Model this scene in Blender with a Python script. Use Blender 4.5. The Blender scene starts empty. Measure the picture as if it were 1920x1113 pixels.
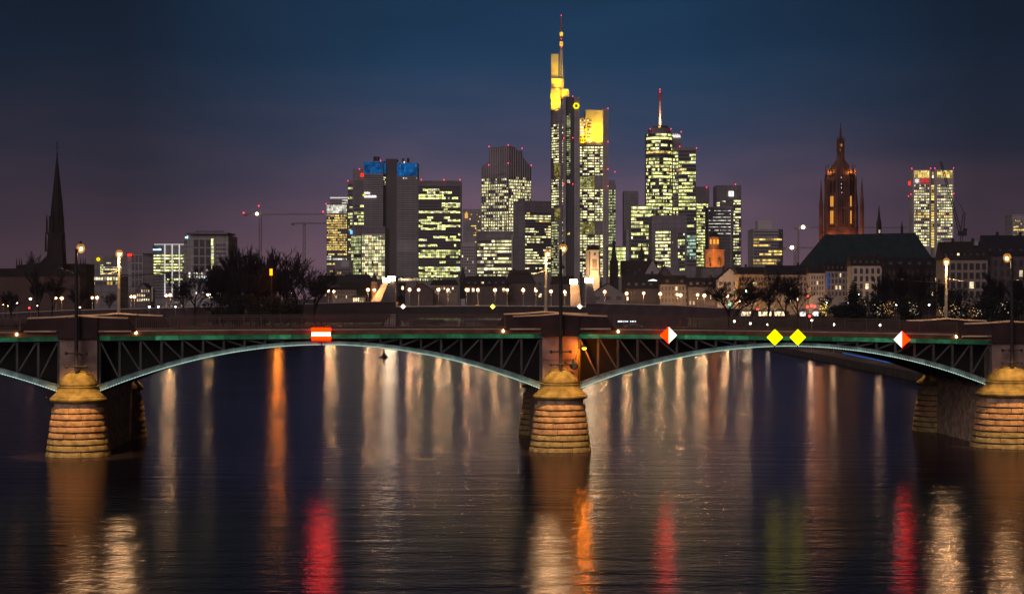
import bpy, math, random
from mathutils import Vector
S = bpy.context.scene
COL = S.collection
# ---------------------------------------------------------------- camera
F, HZ, H = 3530.0, 556.5, 12.0          # focal length in photo pixels, horizon row, eye height over the river
cam = bpy.data.cameras.new('camera'); cam.sensor_width = 36; cam.lens = 36*F/1920
cam.clip_start = 1; cam.clip_end = 60000
camo = bpy.data.objects.new('camera', cam); COL.objects.link(camo)
camo.location = (0, 0, H); camo.rotation_euler = (math.radians(90), 0, 0); S.camera = camo
# ---------------------------------------------------------------- sky
W = bpy.data.worlds.new('World'); S.world = W; W.use_nodes = True
nt = W.node_tree; nt.nodes.clear()
def N(t, typ, **kw):
    n = t.nodes.new(typ)
    for k, v in kw.items(): setattr(n, k, v)
    return n
def ramp(node, pts):
    e = node.color_ramp.elements
    while len(e) > 1: e.remove(e[0])
    e[0].position = pts[0][0]; e[0].color = (*pts[0][1], 1)
    for p, c in pts[1:]:
        q = e.new(p); q.color = (*c, 1)
out = N(nt, 'ShaderNodeOutputWorld'); add = N(nt, 'ShaderNodeAddShader')
sky = N(nt, 'ShaderNodeTexSky', sky_type='NISHITA', sun_disc=False)
sky.sun_elevation = math.radians(-7); sky.sun_rotation = math.radians(200)
b1 = N(nt, 'ShaderNodeBackground'); b1.inputs[1].default_value = 0.05
b2 = N(nt, 'ShaderNodeBackground'); b2.inputs[1].default_value = 1.0
tc = N(nt, 'ShaderNodeTexCoord'); sep = N(nt, 'ShaderNodeSeparateXYZ')
cloud = N(nt, 'ShaderNodeTexNoise'); cloud.inputs['Scale'].default_value = 5; cloud.inputs['Detail'].default_value = 5
mp = N(nt, 'ShaderNodeMapping'); mp.inputs['Scale'].default_value = (1, 1, 5)
ma = N(nt, 'ShaderNodeMath', operation='MULTIPLY_ADD'); ma.inputs[1].default_value = 0.085; 
sb = N(nt, 'ShaderNodeMath', operation='SUBTRACT'); sb.inputs[1].default_value = 0.0425
cr = N(nt, 'ShaderNodeValToRGB')
ramp(cr, [(0.0, (.36, .195, .25)), (.03, (.26, .148, .214)), (.065, (.096, .086, .158)), (.10, (.018, .058, .126)),
          (.15, (.005, .043, .106)), (.22, (.004, .009, .022)), (.35, (.003, .004, .008)), (1.0, (.002, .002, .004))])
cr.color_ramp.interpolation = 'B_SPLINE'
# the city's glow is strongest over the middle of the skyline
az = N(nt, 'ShaderNodeMath', operation='ABSOLUTE'); azr = N(nt, 'ShaderNodeMapRange')
azr.inputs[1].default_value = .07; azr.inputs[2].default_value = .22; azr.inputs[3].default_value = 1.0; azr.inputs[4].default_value = .29
mul = N(nt, 'ShaderNodeMix', data_type='RGBA', blend_type='MULTIPLY'); mul.inputs[0].default_value = 1
L = nt.links.new
L(tc.outputs['Generated'], sep.inputs[0]); L(tc.outputs['Generated'], mp.inputs[0]); L(mp.outputs[0], cloud.inputs['Vector'])
L(cloud.outputs[0], ma.inputs[0]); L(sep.outputs['Z'], ma.inputs[2]); L(ma.outputs[0], sb.inputs[0]); L(sb.outputs[0], cr.inputs[0])
azs = N(nt, 'ShaderNodeMath', operation='SUBTRACT'); azs.inputs[1].default_value = .02
L(sep.outputs['X'], azs.inputs[0]); L(azs.outputs[0], az.inputs[0]); L(az.outputs[0], azr.inputs[0])
L(cr.outputs[0], mul.inputs[6]); L(azr.outputs[0], mul.inputs[7]); L(mul.outputs[2], b2.inputs[0])
L(sky.outputs[0], b1.inputs[0]); L(b1.outputs[0], add.inputs[0]); L(b2.outputs[0], add.inputs[1]); L(add.outputs[0], out.inputs[0])
# last dusk light, very weak and soft, from behind the camera
sun = bpy.data.lights.new('dusk_light', 'SUN'); sun.energy = 0.85; sun.angle = math.radians(35); sun.color = (.92, .80, .88)
suno = bpy.data.objects.new('dusk_light', sun); COL.objects.link(suno); suno.location = (0, 0, 400)
suno.rotation_euler = (math.radians(68), 0, math.radians(-24))
V = S.view_settings
S.display_settings.display_device = 'sRGB'
V.view_transform = 'Standard'; V.look = 'None'; V.gamma = 1; V.exposure = 0; V.use_curve_mapping = False
S.render.engine = 'CYCLES'
C = S.cycles
C.use_denoising = True; C.max_bounces = 6; C.diffuse_bounces = 2; C.glossy_bounces = 4; C.sample_clamp_indirect = 8
C.use_light_tree = True; C.caustics_reflective = False; C.caustics_refractive = False
# ---------------------------------------------------------------- helpers
def wx(px, Y): return (px-960)*Y/F
def wz(py, Y): return H-(py-HZ)*Y/F
def tag(o, label=None, cat=None, group=None, kind=None):
    if label: o['label'] = label
    if cat: o['category'] = cat
    if group: o['group'] = group
    if kind: o['kind'] = kind
    return o
ORG = {}
def thing(name, loc, label, cat, group=None):
    o = bpy.data.objects.new(name, None); COL.objects.link(o); o.location = loc; o.empty_display_size = .5
    ORG[o.name] = Vector(loc)
    return tag(o, label, cat, group)
class MB:
    def __init__(s): s.v = []; s.f = []; s.mi = []
    def add(s, vs, fs, m=0):
        n = len(s.v); s.v += [tuple(v) for v in vs]
        for f in fs: s.f.append([n+i for i in f]); s.mi.append(m)
    def box(s, x0, x1, y0, y1, z0, z1, m=0):
        s.hexa([(x0,y0),(x1,y0),(x1,y1),(x0,y1)], z0, z1, m)
    def hexa(s, pts, z0, z1, m=0):
        s.prism(pts, z0, z1, m)
    def prism(s, pts, z0, z1, m=0):          # pts counter-clockwise from above; z0/z1 number or list
        n = len(pts); a = z0 if isinstance(z0, (list, tuple)) else [z0]*n; b = z1 if isinstance(z1, (list, tuple)) else [z1]*n
        vs = [(p[0], p[1], a[i]) for i, p in enumerate(pts)]+[(p[0], p[1], b[i]) for i, p in enumerate(pts)]
        s.add(vs, [list(range(n))[::-1], list(range(n, 2*n))]+[[i, (i+1) % n, n+(i+1) % n, n+i] for i in range(n)], m)
    def wall(s, pts, y0, y1, m=0):           # pts = (x,z) outline, extruded along y
        n = len(pts)
        vs = [(p[0], y0, p[1]) for p in pts]+[(p[0], y1, p[1]) for p in pts]
        s.add(vs, [list(range(n)), list(range(n, 2*n))[::-1]]+[[i, n+i, n+(i+1) % n, (i+1) % n] for i in range(n)], m)
    def tube(s, a, b, r0, r1=None, n=6, m=0, cap=True):
        r1 = r0 if r1 is None else r1
        a = Vector(a); b = Vector(b); d = b-a
        if d.length < 1e-6: return
        d.normalize(); u = d.orthogonal().normalized(); w = d.cross(u)
        vs = []
        for p, r in ((a, r0), (b, r1)):
            for i in range(n):
                t = 2*math.pi*i/n; vs.append(p+u*(r*math.cos(t))+w*(r*math.sin(t)))
        fs = [[i, (i+1) % n, n+(i+1) % n, n+i] for i in range(n)]
        if cap: fs += [list(range(n))[::-1], list(range(n, 2*n))]
        s.add(vs, fs, m)
    def bar(s, a, b, w, h=None, m=0):        # square bar
        h = h or w
        s.tube(a, b, w*.7071, w*.7071, 4, m)
    def lathe(s, c, prof, n=16, m=0, rot=0):
        vs = []; fs = []
        for r, z in prof:
            for i in range(n):
                t = 2*math.pi*i/n+rot; vs.append((c[0]+r*math.cos(t), c[1]+r*math.sin(t), c[2]+z))
        for k in range(len(prof)-1):
            for i in range(n): fs.append([k*n+i, k*n+(i+1) % n, (k+1)*n+(i+1) % n, (k+1)*n+i])
        fs.append(list(range(n))[::-1]); fs.append([(len(prof)-1)*n+i for i in range(n)])
        s.add(vs, fs, m)
    def ball(s, c, r, n=10, m=0, sz=1):
        k = 6
        s.lathe(c, [(max(.001, r*math.sin(math.pi*i/k)), -r*sz*math.cos(math.pi*i/k)) for i in range(k+1)], n, m)
    def build(s, name, mats, parent=None, root=None, smooth=False):
        me = bpy.data.meshes.new(name)
        off = Vector((0, 0, 0))
        if parent is not None:
            q = parent
            while q.parent is not None: q = q.parent
            off = ORG[q.name]
        elif root is not None: off = Vector(root)
        me.from_pydata([(v[0]-off.x, v[1]-off.y, v[2]-off.z) for v in s.v], [], s.f)
        mats = mats if isinstance(mats, (list, tuple)) else [mats]
        for m in mats: me.materials.append(m)
        if len(mats) > 1: me.polygons.foreach_set('material_index', s.mi)
        if smooth: me.polygons.foreach_set('use_smooth', [True]*len(me.polygons))
        me.update()
        o = bpy.data.objects.new(name, me); COL.objects.link(o)
        if parent is not None: o.parent = parent
        elif root is not None: o.location = root
        return o
def point(name, parent, loc, power, color, r=.15, spot=None, target=None):
    l = bpy.data.lights.new(name, 'SPOT' if spot else 'POINT'); l.energy = power; l.color = color; l.shadow_soft_size = r
    if spot: l.spot_size = math.radians(spot); l.spot_blend = .6
    o = bpy.data.objects.new(name, l); COL.objects.link(o); o.parent = parent
    q = parent
    while q.parent is not None: q = q.parent
    o.location = Vector(loc)-ORG[q.name]
    if target is not None: o.rotation_euler = (Vector(target)-Vector(loc)).to_track_quat('-Z', 'Y').to_euler()
    return o
# ---------------------------------------------------------------- materials
def mat(name, col, rough=.8, metal=0, nz=0, amt=.3, bump=0, col2=None, spec=.3, stretch=None):
    m = bpy.data.materials.new(name); m.use_nodes = True; t = m.node_tree; p = t.nodes['Principled BSDF']
    p.inputs['Base Color'].default_value = (*col, 1); p.inputs['Roughness'].default_value = rough; p.inputs['Metallic'].default_value = metal
    p.inputs['Specular IOR Level'].default_value = spec
    if nz:
        g = N(t, 'ShaderNodeNewGeometry'); n = N(t, 'ShaderNodeTexNoise'); n.inputs['Scale'].default_value = nz; n.inputs['Detail'].default_value = 6
        if stretch:
            mpp = N(t, 'ShaderNodeMapping'); mpp.inputs['Scale'].default_value = stretch
            t.links.new(g.outputs['Position'], mpp.inputs[0]); t.links.new(mpp.outputs[0], n.inputs['Vector'])
        else: t.links.new(g.outputs['Position'], n.inputs['Vector'])
        r = N(t, 'ShaderNodeValToRGB'); c2 = col2 or tuple(c*(1-amt) for c in col); c1 = col if col2 else tuple(min(1, c*(1+amt)) for c in col)
        ramp(r, [(.36, c2), (.66, c1)])
        t.links.new(n.outputs[0], r.inputs[0]); t.links.new(r.outputs[0], p.inputs['Base Color'])
        if bump:
            b = N(t, 'ShaderNodeBump'); b.inputs['Strength'].default_value = bump; b.inputs['Distance'].default_value = .05
            t.links.new(n.outputs[0], b.inputs['Height']); t.links.new(b.outputs[0], p.inputs['Normal'])
    return m
def em(name, col, s, sample=False):
    m = bpy.data.materials.new(name); m.use_nodes = True; t = m.node_tree; t.nodes.clear()
    e = N(t, 'ShaderNodeEmission'); o = N(t, 'ShaderNodeOutputMaterial'); e.inputs[0].default_value = (*col, 1); e.inputs[1].default_value = s
    t.links.new(e.outputs[0], o.inputs[0])
    if not sample: m.cycles.emission_sampling = 'NONE'
    return m
def litwin(name, c1, c2, s, cell=2.6):
    """a lit office window: every room has its own lamp colour and brightness"""
    m = em(name, c1, s); t = m.node_tree; e = [n for n in t.nodes if n.type == 'EMISSION'][0]
    g = N(t, 'ShaderNodeNewGeometry'); sn = N(t, 'ShaderNodeVectorMath', operation='SNAP'); sn.inputs[1].default_value = (cell, cell, cell)
    wn = N(t, 'ShaderNodeTexWhiteNoise', noise_dimensions='3D'); mx = N(t, 'ShaderNodeMix', data_type='RGBA')
    mx.inputs[6].default_value = (*c1, 1); mx.inputs[7].default_value = (*c2, 1)
    mr = N(t, 'ShaderNodeMapRange'); mr.inputs[3].default_value = .16*s; mr.inputs[4].default_value = 2.6*s
    # blinds and furniture break up the pane
    n2 = N(t, 'ShaderNodeTexNoise'); n2.inputs['Scale'].default_value = .8; n2.inputs['Detail'].default_value = 2
    mr2 = N(t, 'ShaderNodeMapRange'); mr2.inputs[1].default_value = .3; mr2.inputs[2].default_value = .6; mr2.inputs[3].default_value = .45; mr2.inputs[4].default_value = 1.15
    mm = N(t, 'ShaderNodeMath', operation='MULTIPLY'); sx = N(t, 'ShaderNodeSeparateColor')
    K = t.links.new
    K(g.outputs['Position'], sn.inputs[0]); K(sn.outputs[0], wn.inputs['Vector']); K(wn.outputs['Value'], mr.inputs[0])
    K(g.outputs['Position'], n2.inputs['Vector']); K(n2.outputs[0], mr2.inputs[0]); K(mr.outputs[0], mm.inputs[0]); K(mr2.outputs[0], mm.inputs[1])
    K(wn.outputs['Color'], sx.inputs[0]); K(sx.outputs[1], mx.inputs[0]); K(mx.outputs[2], e.inputs[0]); K(mm.outputs[0], e.inputs[1])
    return m
LIT = {
 'green': litwin('lit_window_greenish', (.90, .88, .30), (.76, .82, .26), 1.1),
 'cream': litwin('lit_window_cream', (.98, .86, .44), (.92, .88, .40), 1.1),
 'white': litwin('lit_window_white', (.95, .88, .70), (.85, .85, .75), .9),
 'yellow': litwin('lit_window_yellow', (.95, .62, .13), (.90, .70, .20), .9),
 'warm': litwin('lit_window_warm', (1.0, .70, .35), (.95, .80, .50), 1.0),
 'orange': litwin('lit_window_orange', (1.0, .38, .05), (1.0, .45, .08), 1.1),
 'dimgreen': litwin('lit_window_dim', (.72, .78, .34), (.60, .66, .28), .55),
 'teal': litwin('lit_window_teal', (.45, .80, .60), (.65, .85, .55), .6),
 'blue': litwin('lit_window_blue', (.0, .12, .42), (.0, .16, .46), .75),
}
GLASS = mat('dark_window_glass', (.045, .038, .04), .3, spec=.5)
GLASS2 = mat('dim_window_glass', (.085, .07, .068), .35, spec=.5)
def clad(name, col, rough, amt, fl=3.7):
    """tower cladding: faint floor joints and panel-to-panel tone"""
    m = mat(name, col, rough, nz=.05, amt=amt); t = m.node_tree; p = t.nodes['Principled BSDF']; K = t.links.new
    g = N(t, 'ShaderNodeNewGeometry'); bt = N(t, 'ShaderNodeTexBrick'); mp_ = N(t, 'ShaderNodeMapping'); mp_.inputs['Rotation'].default_value = (math.radians(90), 0, 0)
    bt.inputs['Scale'].default_value = 1; bt.inputs['Brick Width'].default_value = 5.0; bt.inputs['Row Height'].default_value = fl; bt.inputs['Mortar Size'].default_value = .22; bt.offset = 0
    bt.inputs['Color1'].default_value = (1, 1, 1, 1); bt.inputs['Color2'].default_value = (.80, .80, .80, 1); bt.inputs['Mortar'].default_value = (.58, .56, .56, 1)
    mx = N(t, 'ShaderNodeMix', data_type='RGBA', blend_type='MULTIPLY'); mx.inputs[0].default_value = 1
    old = p.inputs['Base Color'].links[0].from_socket
    K(g.outputs['Position'], mp_.inputs[0]); K(mp_.outputs[0], bt.inputs['Vector']); K(old, mx.inputs[6]); K(bt.outputs['Color'], mx.inputs[7]); K(mx.outputs[2], p.inputs['Base Color'])
    return m
CONC = clad('tower_concrete', (.44, .38, .36), .85, .12)
CONC_D = clad('tower_dark_cladding', (.28, .235, .235), .7, .15)
CONC_M = clad('tower_grey_cladding', (.35, .30, .295), .7, .12)
CONC_L = mat('tower_pale_stone', (.55, .47, .44), .85, nz=.05, amt=.1)
STEELG = mat('tower_metal', (.30, .28, .28), .5, .4, nz=.08, amt=.15)
YELLOWLIT = mat('yellow_lit_crown_wall', (.75, .62, .35), .8, nz=.06, amt=.12)  # grey wall whose yellow floodlighting is partly put into the colour
BLACK = mat('black_metal', (.02, .018, .018), .55)
DARKSTEEL = mat('dark_steel', (.035, .03, .028), .6, .3)
REDL = em('red_beacon', (1.0, .03, .10), 5)
WHITEL = em('white_lamp', (1.0, .85, .55), 20, True)
SIGNW = em('white_sign_light', (1.0, .97, .90), 2.2)
SIGNR = em('red_sign_light', (1.0, .02, .01), 3.0)
SIGNB = em('blue_sign_light', (.12, .45, 1.0), 2.2)
SIGNY = em('yellow_sign_light', (1.0, .78, .0), 1.8)
SIGNC = em('pale_blue_sign_light', (.55, .80, 1.0), 2.2)
WHITESTRIP = em('white_light_strip', (.9, .85, .85), .9)
def text_mesh(body, size, depth=.2):
    c = bpy.data.curves.new('lettering', 'FONT'); c.body = body; c.size = size; c.extrude = depth; c.align_x = 'CENTER'; c.align_y = 'CENTER'; c.resolution_u = 3
    o = bpy.data.objects.new('lettering', c); COL.objects.link(o)
    dg = bpy.context.evaluated_depsgraph_get(); me = bpy.data.meshes.new_from_object(o.evaluated_get(dg))
    bpy.data.objects.remove(o); return me
def lettering(body, size, loc, m, parent, name='sign_lettering', bold=1.0, sx=1):
    me = text_mesh(body, size); me.materials.clear(); me.materials.append(m)
    o = bpy.data.objects.new(name, me); COL.objects.link(o); o.parent = parent
    q = parent
    while q.parent is not None: q = q.parent
    o.location = Vector(loc)-ORG[q.name]; o.rotation_euler = (math.radians(90), 0, 0); o.scale = (sx, 1, 1)
    return o
# ================================================================ water, ground
def water_mat():
    m = bpy.data.materials.new('river_water'); m.use_nodes = True; t = m.node_tree; p = t.nodes['Principled BSDF']; K = t.links.new
    p.inputs['Base Color'].default_value = (.03, .02, .02, 1); p.inputs['IOR'].default_value = 1.38; p.inputs['Roughness'].default_value = .2
    g = N(t, 'ShaderNodeNewGeometry')
    def wave(sc, stretch, det, w=1.0):
        mpp = N(t, 'ShaderNodeMapping'); mpp.inputs['Scale'].default_value = stretch; mpp.inputs['Rotation'].default_value = (0, 0, math.radians(7))
        n = N(t, 'ShaderNodeTexNoise'); n.inputs['Scale'].default_value = sc; n.inputs['Detail'].default_value = det; n.inputs['Distortion'].default_value = .4
        K(g.outputs['Position'], mpp.inputs[0]); K(mpp.outputs[0], n.inputs['Vector']); return n
    a = wave(.32, (.32, 1.3, 1), 4); b = wave(1.7, (.9, 1.1, 1), 4)
    patch = wave(.03, (.5, 1.2, 1), 3)
    rr = N(t, 'ShaderNodeMapRange'); rr.inputs[1].default_value = .3; rr.inputs[2].default_value = .7; rr.inputs[3].default_value = .21; rr.inputs[4].default_value = .15
    K(patch.outputs[0], rr.inputs[0]); pass
    s1 = N(t, 'ShaderNodeBump'); s1.inputs['Strength'].default_value = .38; s1.inputs['Distance'].default_value = .19
    s2 = N(t, 'ShaderNodeBump'); s2.inputs['Distance'].default_value = .05; pm = N(t, 'ShaderNodeMapRange'); pm.inputs[1].default_value = .35; pm.inputs[2].default_value = .65; pm.inputs[3].default_value = .35; pm.inputs[4].default_value = .75; K(patch.outputs[0], pm.inputs[0]); K(pm.outputs[0], s2.inputs['Strength'])
    fr = N(t, 'ShaderNodeFresnel'); fr.inputs['IOR'].default_value = 1.36; fm = N(t, 'ShaderNodeMath', operation='MULTIPLY'); fm.inputs[1].default_value = .62
    gl = N(t, 'ShaderNodeBsdfGlossy', distribution='BECKMANN'); gl.inputs['Color'].default_value = (1.0, .88, .98, 1); mx = N(t, 'ShaderNodeMixShader'); df = N(t, 'ShaderNodeBsdfDiffuse'); df.inputs['Color'].default_value = (.022, .016, .022, 1)
    K(rr.outputs[0], gl.inputs['Roughness']); K(s2.outputs[0], gl.inputs['Normal']); K(s2.outputs[0], fr.inputs['Normal']); K(fr.outputs[0], fm.inputs[0]); K(fm.outputs[0], mx.inputs[0]); K(df.outputs[0], mx.inputs[1]); K(gl.outputs[0], mx.inputs[2])
    K(mx.outputs[0], [n for n in t.nodes if n.type == 'OUTPUT_MATERIAL'][0].inputs['Surface'])
    K(a.outputs[0], s1.inputs['Height']); K(b.outputs[0], s2.inputs['Height']); K(s1.outputs[0], s2.inputs['Normal']); pass
    return m
WATER = water_mat()
b = MB(); b.add([(-600, -60, 0), (600, -60, 0), (600, 1120, 0), (-600, 1120, 0)], [[0, 1, 2, 3]])
tag(b.build('water', WATER), 'dark river with long coloured light reflections', None, None, 'structure')
EARTH = mat('dark_soil', (.045, .038, .032), .95, nz=.3, amt=.4)
PAVE = mat('quay_paving', (.21, .15, .125), .9, nz=.8, amt=.2)
QUAY = mat('quay_stone', (.09, .065, .055), .9, nz=.7, amt=.35, bump=.3)
b = MB()
b.prism([(66, 150), (6000, 150), (6000, 1150), (75, 1150)], -1, 4.5)
b.prism([(-6000, 150), (-152, 150), (-132, 420), (-140, 700), (-235, 1150), (-6000, 1150)], -1, 4.6)
b.prism([(-6000, 1150), (6000, 1150), (6000, 6000), (-6000, 6000)], -1, 4.7)
tag(b.build('ground', EARTH), None, None, None, 'structure')
b = MB()
def isl(z, k): return [(x, y) for x, y in [(-92, 470), (-62, 505), (-50, 560), (-48, 700), (-100, 1000), (-128, 1000), (-112, 700), (-104, 540)]]
b.prism(isl(0, 0), -1, 2.6); tag(b.build('river_island', EARTH), None, None, None, 'structure')
# right bank: low quay path, wall behind
b = MB(); b.prism([(57.5, 150), (63.5, 150), (66, 1150), (61, 1150)], -1, 1.0)
tag(b.build('quay_path', [PAVE]), None, None, None, 'structure')
r = thing('quay_wall', (65, 150, 0), 'dark stone embankment wall behind the low riverside path', 'wall')
b = MB(); b.prism([(63.5, 150), (66.0, 150), (68.2, 1150), (66, 1150)], 1.002, [4.4, 4.6, 4.6, 4.4]); b.build('wall_body', QUAY, r)
b = MB(); b.prism([(57.3, 150), (57.75, 150), (61.2, 1150), (60.8, 1150)], -1, 1.16); b.build('edge_stone', QUAY, r)
b = MB(); b.tube((63.0, 308, 1.05), (62.9, 358, 1.40), .05, n=6)
q = tag(b.build('blue_light_line', em('blue_led', (.02, .22, .9), .75), r), 'thin blue glowing handrail light')
# ================================================================ near bridge
STONE = mat('pier_sandstone', (.46, .30, .19), .85, nz=1.7, amt=.38, bump=.5)
STONEC = mat('column_sandstone', (.30, .19, .15), .85, nz=.9, amt=.3, bump=.3)
MOSS = mat('mossy_sandstone', (.30, .215, .065), .85, nz=1.6, bump=.35, col2=(.14, .10, .028))
PARA = mat('parapet_stone', (.055, .028, .025), .9, nz=.6, amt=.3)
COPING = mat('coping_stone', (.42, .30, .24), .8, nz=.8, amt=.25)
FASC = mat('brown_fascia', (.18, .078, .04), .8, nz=1.0, amt=.35)  # warm brown, tone varied at random
def plated(name, col, w, lo):
    """riveted steel plates: each plate its own tone, with grime"""
    m = mat(name, col, .55, nz=1.6, amt=.35); t = m.node_tree; p = t.nodes['Principled BSDF']; K = t.links.new; g = N(t, 'ShaderNodeNewGeometry')
    sn = N(t, 'ShaderNodeVectorMath', operation='SNAP'); sn.inputs[1].default_value = (w, 500, 500); wn = N(t, 'ShaderNodeTexWhiteNoise', noise_dimensions='3D')
    mr = N(t, 'ShaderNodeMapRange'); mr.inputs[3].default_value = lo; mr.inputs[4].default_value = 1.1
    mx = N(t, 'ShaderNodeMix', data_type='RGBA', blend_type='MULTIPLY'); mx.inputs[0].default_value = 1; old = p.inputs['Base Color'].links[0].from_socket
    K(g.outputs['Position'], sn.inputs[0]); K(sn.outputs[0], wn.inputs['Vector']); K(wn.outputs['Value'], mr.inputs[0]); K(old, mx.inputs[6]); K(mr.outputs[0], mx.inputs[7]); K(mx.outputs[2], p.inputs['Base Color'])
    return m
GREEN = plated('green_girder_paint', (.20, .40, .30), 1.7, .22)
ARCHP = plated('grey_green_arch_paint', (.32, .43, .39), 1.1, .6)
TRUSS = mat('truss_paint', (.085, .075, .064), .7, nz=1, amt=.3)
INNER = mat('dark_inner_steel', (.022, .018, .016), .9)  # near-black; the shade among the inner ribs is put into the colour
def By(X): return 143+(X+32.9)*.1154
def zg(X): return 8.95-(3.3e-4 if X > -5 else 1.7e-4)*(X+5)**2
def Bp(X, v, z): return (X-.0425*v, By(X)+v, z)
PIERS = [-32.9, 3.75, 39.9]; WID = 18.0; CW = 1.38
BR = thing('arch_bridge', (3.75, 147.3, 0), 'steel arch bridge with green lit girder on round nosed stone piers', 'bridge')
def strip(xs, v0, v1, zf0, zf1, name, m, parent=BR, mb=None):
    b = mb or MB(); vs = []; fs = []
    for X in xs:
        a, c = zf0(X), zf1(X)
        vs += [Bp(X, v0, a), Bp(X, v1, a), Bp(X, v1, c), Bp(X, v0, c)]
    n = len(xs)
    for i in range(n-1):
        for k in range(4): fs.append([4*i+k, 4*i+(k+1) % 4, 4*i+4+(k+1) % 4, 4*i+4+k])
    fs += [[3, 2, 1, 0], [4*n-4, 4*n-3, 4*n-2, 4*n-1]]
    b.add(vs, fs)
    return b if mb else b.build(name, m, parent)
def lin(a, c, n): return [a+(c-a)*i/(n-1) for i in range(n)]
XA, XB = -69.5, 76.0
strip(lin(XA, XB, 60), .3, WID-.3, lambda x: zg(x)+.02, lambda x: zg(x)+.45, 'deck', mat('asphalt', (.05, .046, .045), .9, nz=2, amt=.2))
for v0, v1 in ((-.32, .3), (WID-.3, WID+.32)):
    strip(lin(XA, XB, 60), v0, v1, lambda x: zg(x)+.24, lambda x: zg(x)+.52, 'fascia', FASC)
strip(lin(XA, XB, 60), -.34, -.28, lambda x: zg(x)+.17, lambda x: zg(x)+.238, 'fascia_lip', FASC)
strip(lin(XA, XB, 60), .0, .28, lambda x: zg(x)-.17, lambda x: zg(x)+.235, 'girder', GREEN)
strip(lin(XA, XB, 60), -.10, .0, lambda x: zg(x)-.19, lambda x: zg(x)-.15, 'girder_flange', INNER)
for a, c in zip([XA]+PIERS, PIERS+[XB]):
    strip(lin(a+CW+.2, c-CW-.2, 30), -.22, -.16, lambda x: zg(x)+.18, lambda x: zg(x)+.232, 'green_light_strip', em('green_led', (.0, 1.0, .42), 2.4, True))
    strip(lin(a+CW+.2, c-CW-.2, 30), WID-.28, WID, lambda x: zg(x)-.17, lambda x: zg(x)+.235, 'girder', GREEN)
LEDW = em('arch_led', (.66, 1.0, .86), 1.45, True)
def span(xa, xb, seed):
    x0, x1 = xa+CW-.05, xb-CW+.05; xm = (x0+x1)/2; hs = (x1-x0)/2; sp = 4.75; crown = zg(xm)-.62
    zb = lambda x: sp+(crown-sp)*(1-((x-xm)/hs)**2)
    th = lambda x: .29+.22*((x-xm)/hs)**2
    zt = lambda x: zb(x)+th(x)
    xs = lin(x0, x1, 41)
    a = strip(xs, 0, .4, zb, zt, 'arch_rib', ARCHP)
    strip(xs, -.07, 0, lambda x: zt(x)-.03, zt, 'rib_flange', ARCHP, a)
    strip(xs, -.18, 0, lambda x: zb(x)-.05, lambda x: zb(x)-.004, 'rib_flange', DARKSTEEL, a)
    b = MB(); x = x0+.2                       # bead chain along the lower edge
    while x < x1-.2:
        strip([x, x+.13], -.165, -.125, lambda q: zb(q), lambda q: zb(q)+.035, '', None, mb=b); x += .2
    tag(b.build('led_chain', LEDW, a), None, None, None, 'stuff')
    for v in (3.6, 7.2, 10.8, 14.4, 17.6): strip(xs, v, v+.4, zb, zt, 'arch_rib', INNER)
    strip(xs, 2.0, 2.12, lambda x: zt(x)-.1, lambda x: zg(x)+.018, 'shade_backing', INNER)  # dark sheet added behind the truss, standing in for the shade there
    strip(xs, 16.4, 16.5, lambda x: zt(x)-.1, lambda x: zg(x)+.018, 'shade_backing', INNER)
    # spandrel posts and diagonals
    for sgn, xe in ((1, x0), (-1, x1)):
        k = 0
        while True:
            xp = xe+sgn*(.12+1.56*k)
            zt0, zb0 = zg(xp)-.17, zt(xp)
            if zt0-zb0 < .25: break
            b = MB(); w = .15 if k == 0 else .085
            P4 = [Bp(xp-w, .06, 0)[:2], Bp(xp+w, .06, 0)[:2], Bp(xp+w, .30, 0)[:2], Bp(xp-w, .30, 0)[:2]]
            b.prism(P4, zb0-.02, zt0-.002); b.build('post', TRUSS, BR)
            xn = xp+sgn*1.56
            if zg(xn)-.17-zt(xn) > .2:
                b = MB(); b.bar(Bp(xp+sgn*.12, .17, zt0-.03), Bp(xn-sgn*.1, .17, zt(xn)+.05), .125)
                b.build('diagonal', TRUSS, BR)
            k += 1
            if k > 9: break
EDGES = [XA]+PIERS+[XB]
for i in range(4): span(EDGES[i], EDGES[i+1], i)
def stadium(X, r, v0, v1, z, n=14):
    pts = []
    for i in range(n+1):
        t = math.pi+math.pi*i/n; pts.append((X-.0425*v0+r*math.cos(t), By(X)+v0+r*math.sin(t), z))
    for i in range(n+1):
        t = math.pi*i/n; pts.append((X-.0425*v1+r*math.cos(t), By(X)+v1+r*math.sin(t), z))
    return pts
def sweep(b, X, prof, v0=-.2, v1=WID+.2, n=14):
    vs = []; k = 2*(n+1); fs = []
    for r_, z in prof: vs += stadium(X, r_, v0, v1, z, n)
    for j in range(len(prof)-1):
        for i in range(k): fs.append([j*k+i, j*k+(i+1) % k, (j+1)*k+(i+1) % k, (j+1)*k+i])
    fs += [list(range(k))[::-1], [(len(prof)-1)*k+i for i in range(k)]]
    b.add(vs, fs)
def course_mat(name, col, col2):
    m = mat(name, col, .85, nz=2.1, bump=.6, col2=col2); return m
COURSE = [course_mat('sandstone_course_low', (.52, .38, .15), (.28, .20, .07)), course_mat('sandstone_course', (.64, .38, .18), (.36, .20, .09))]
RS = random.Random(77)
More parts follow.
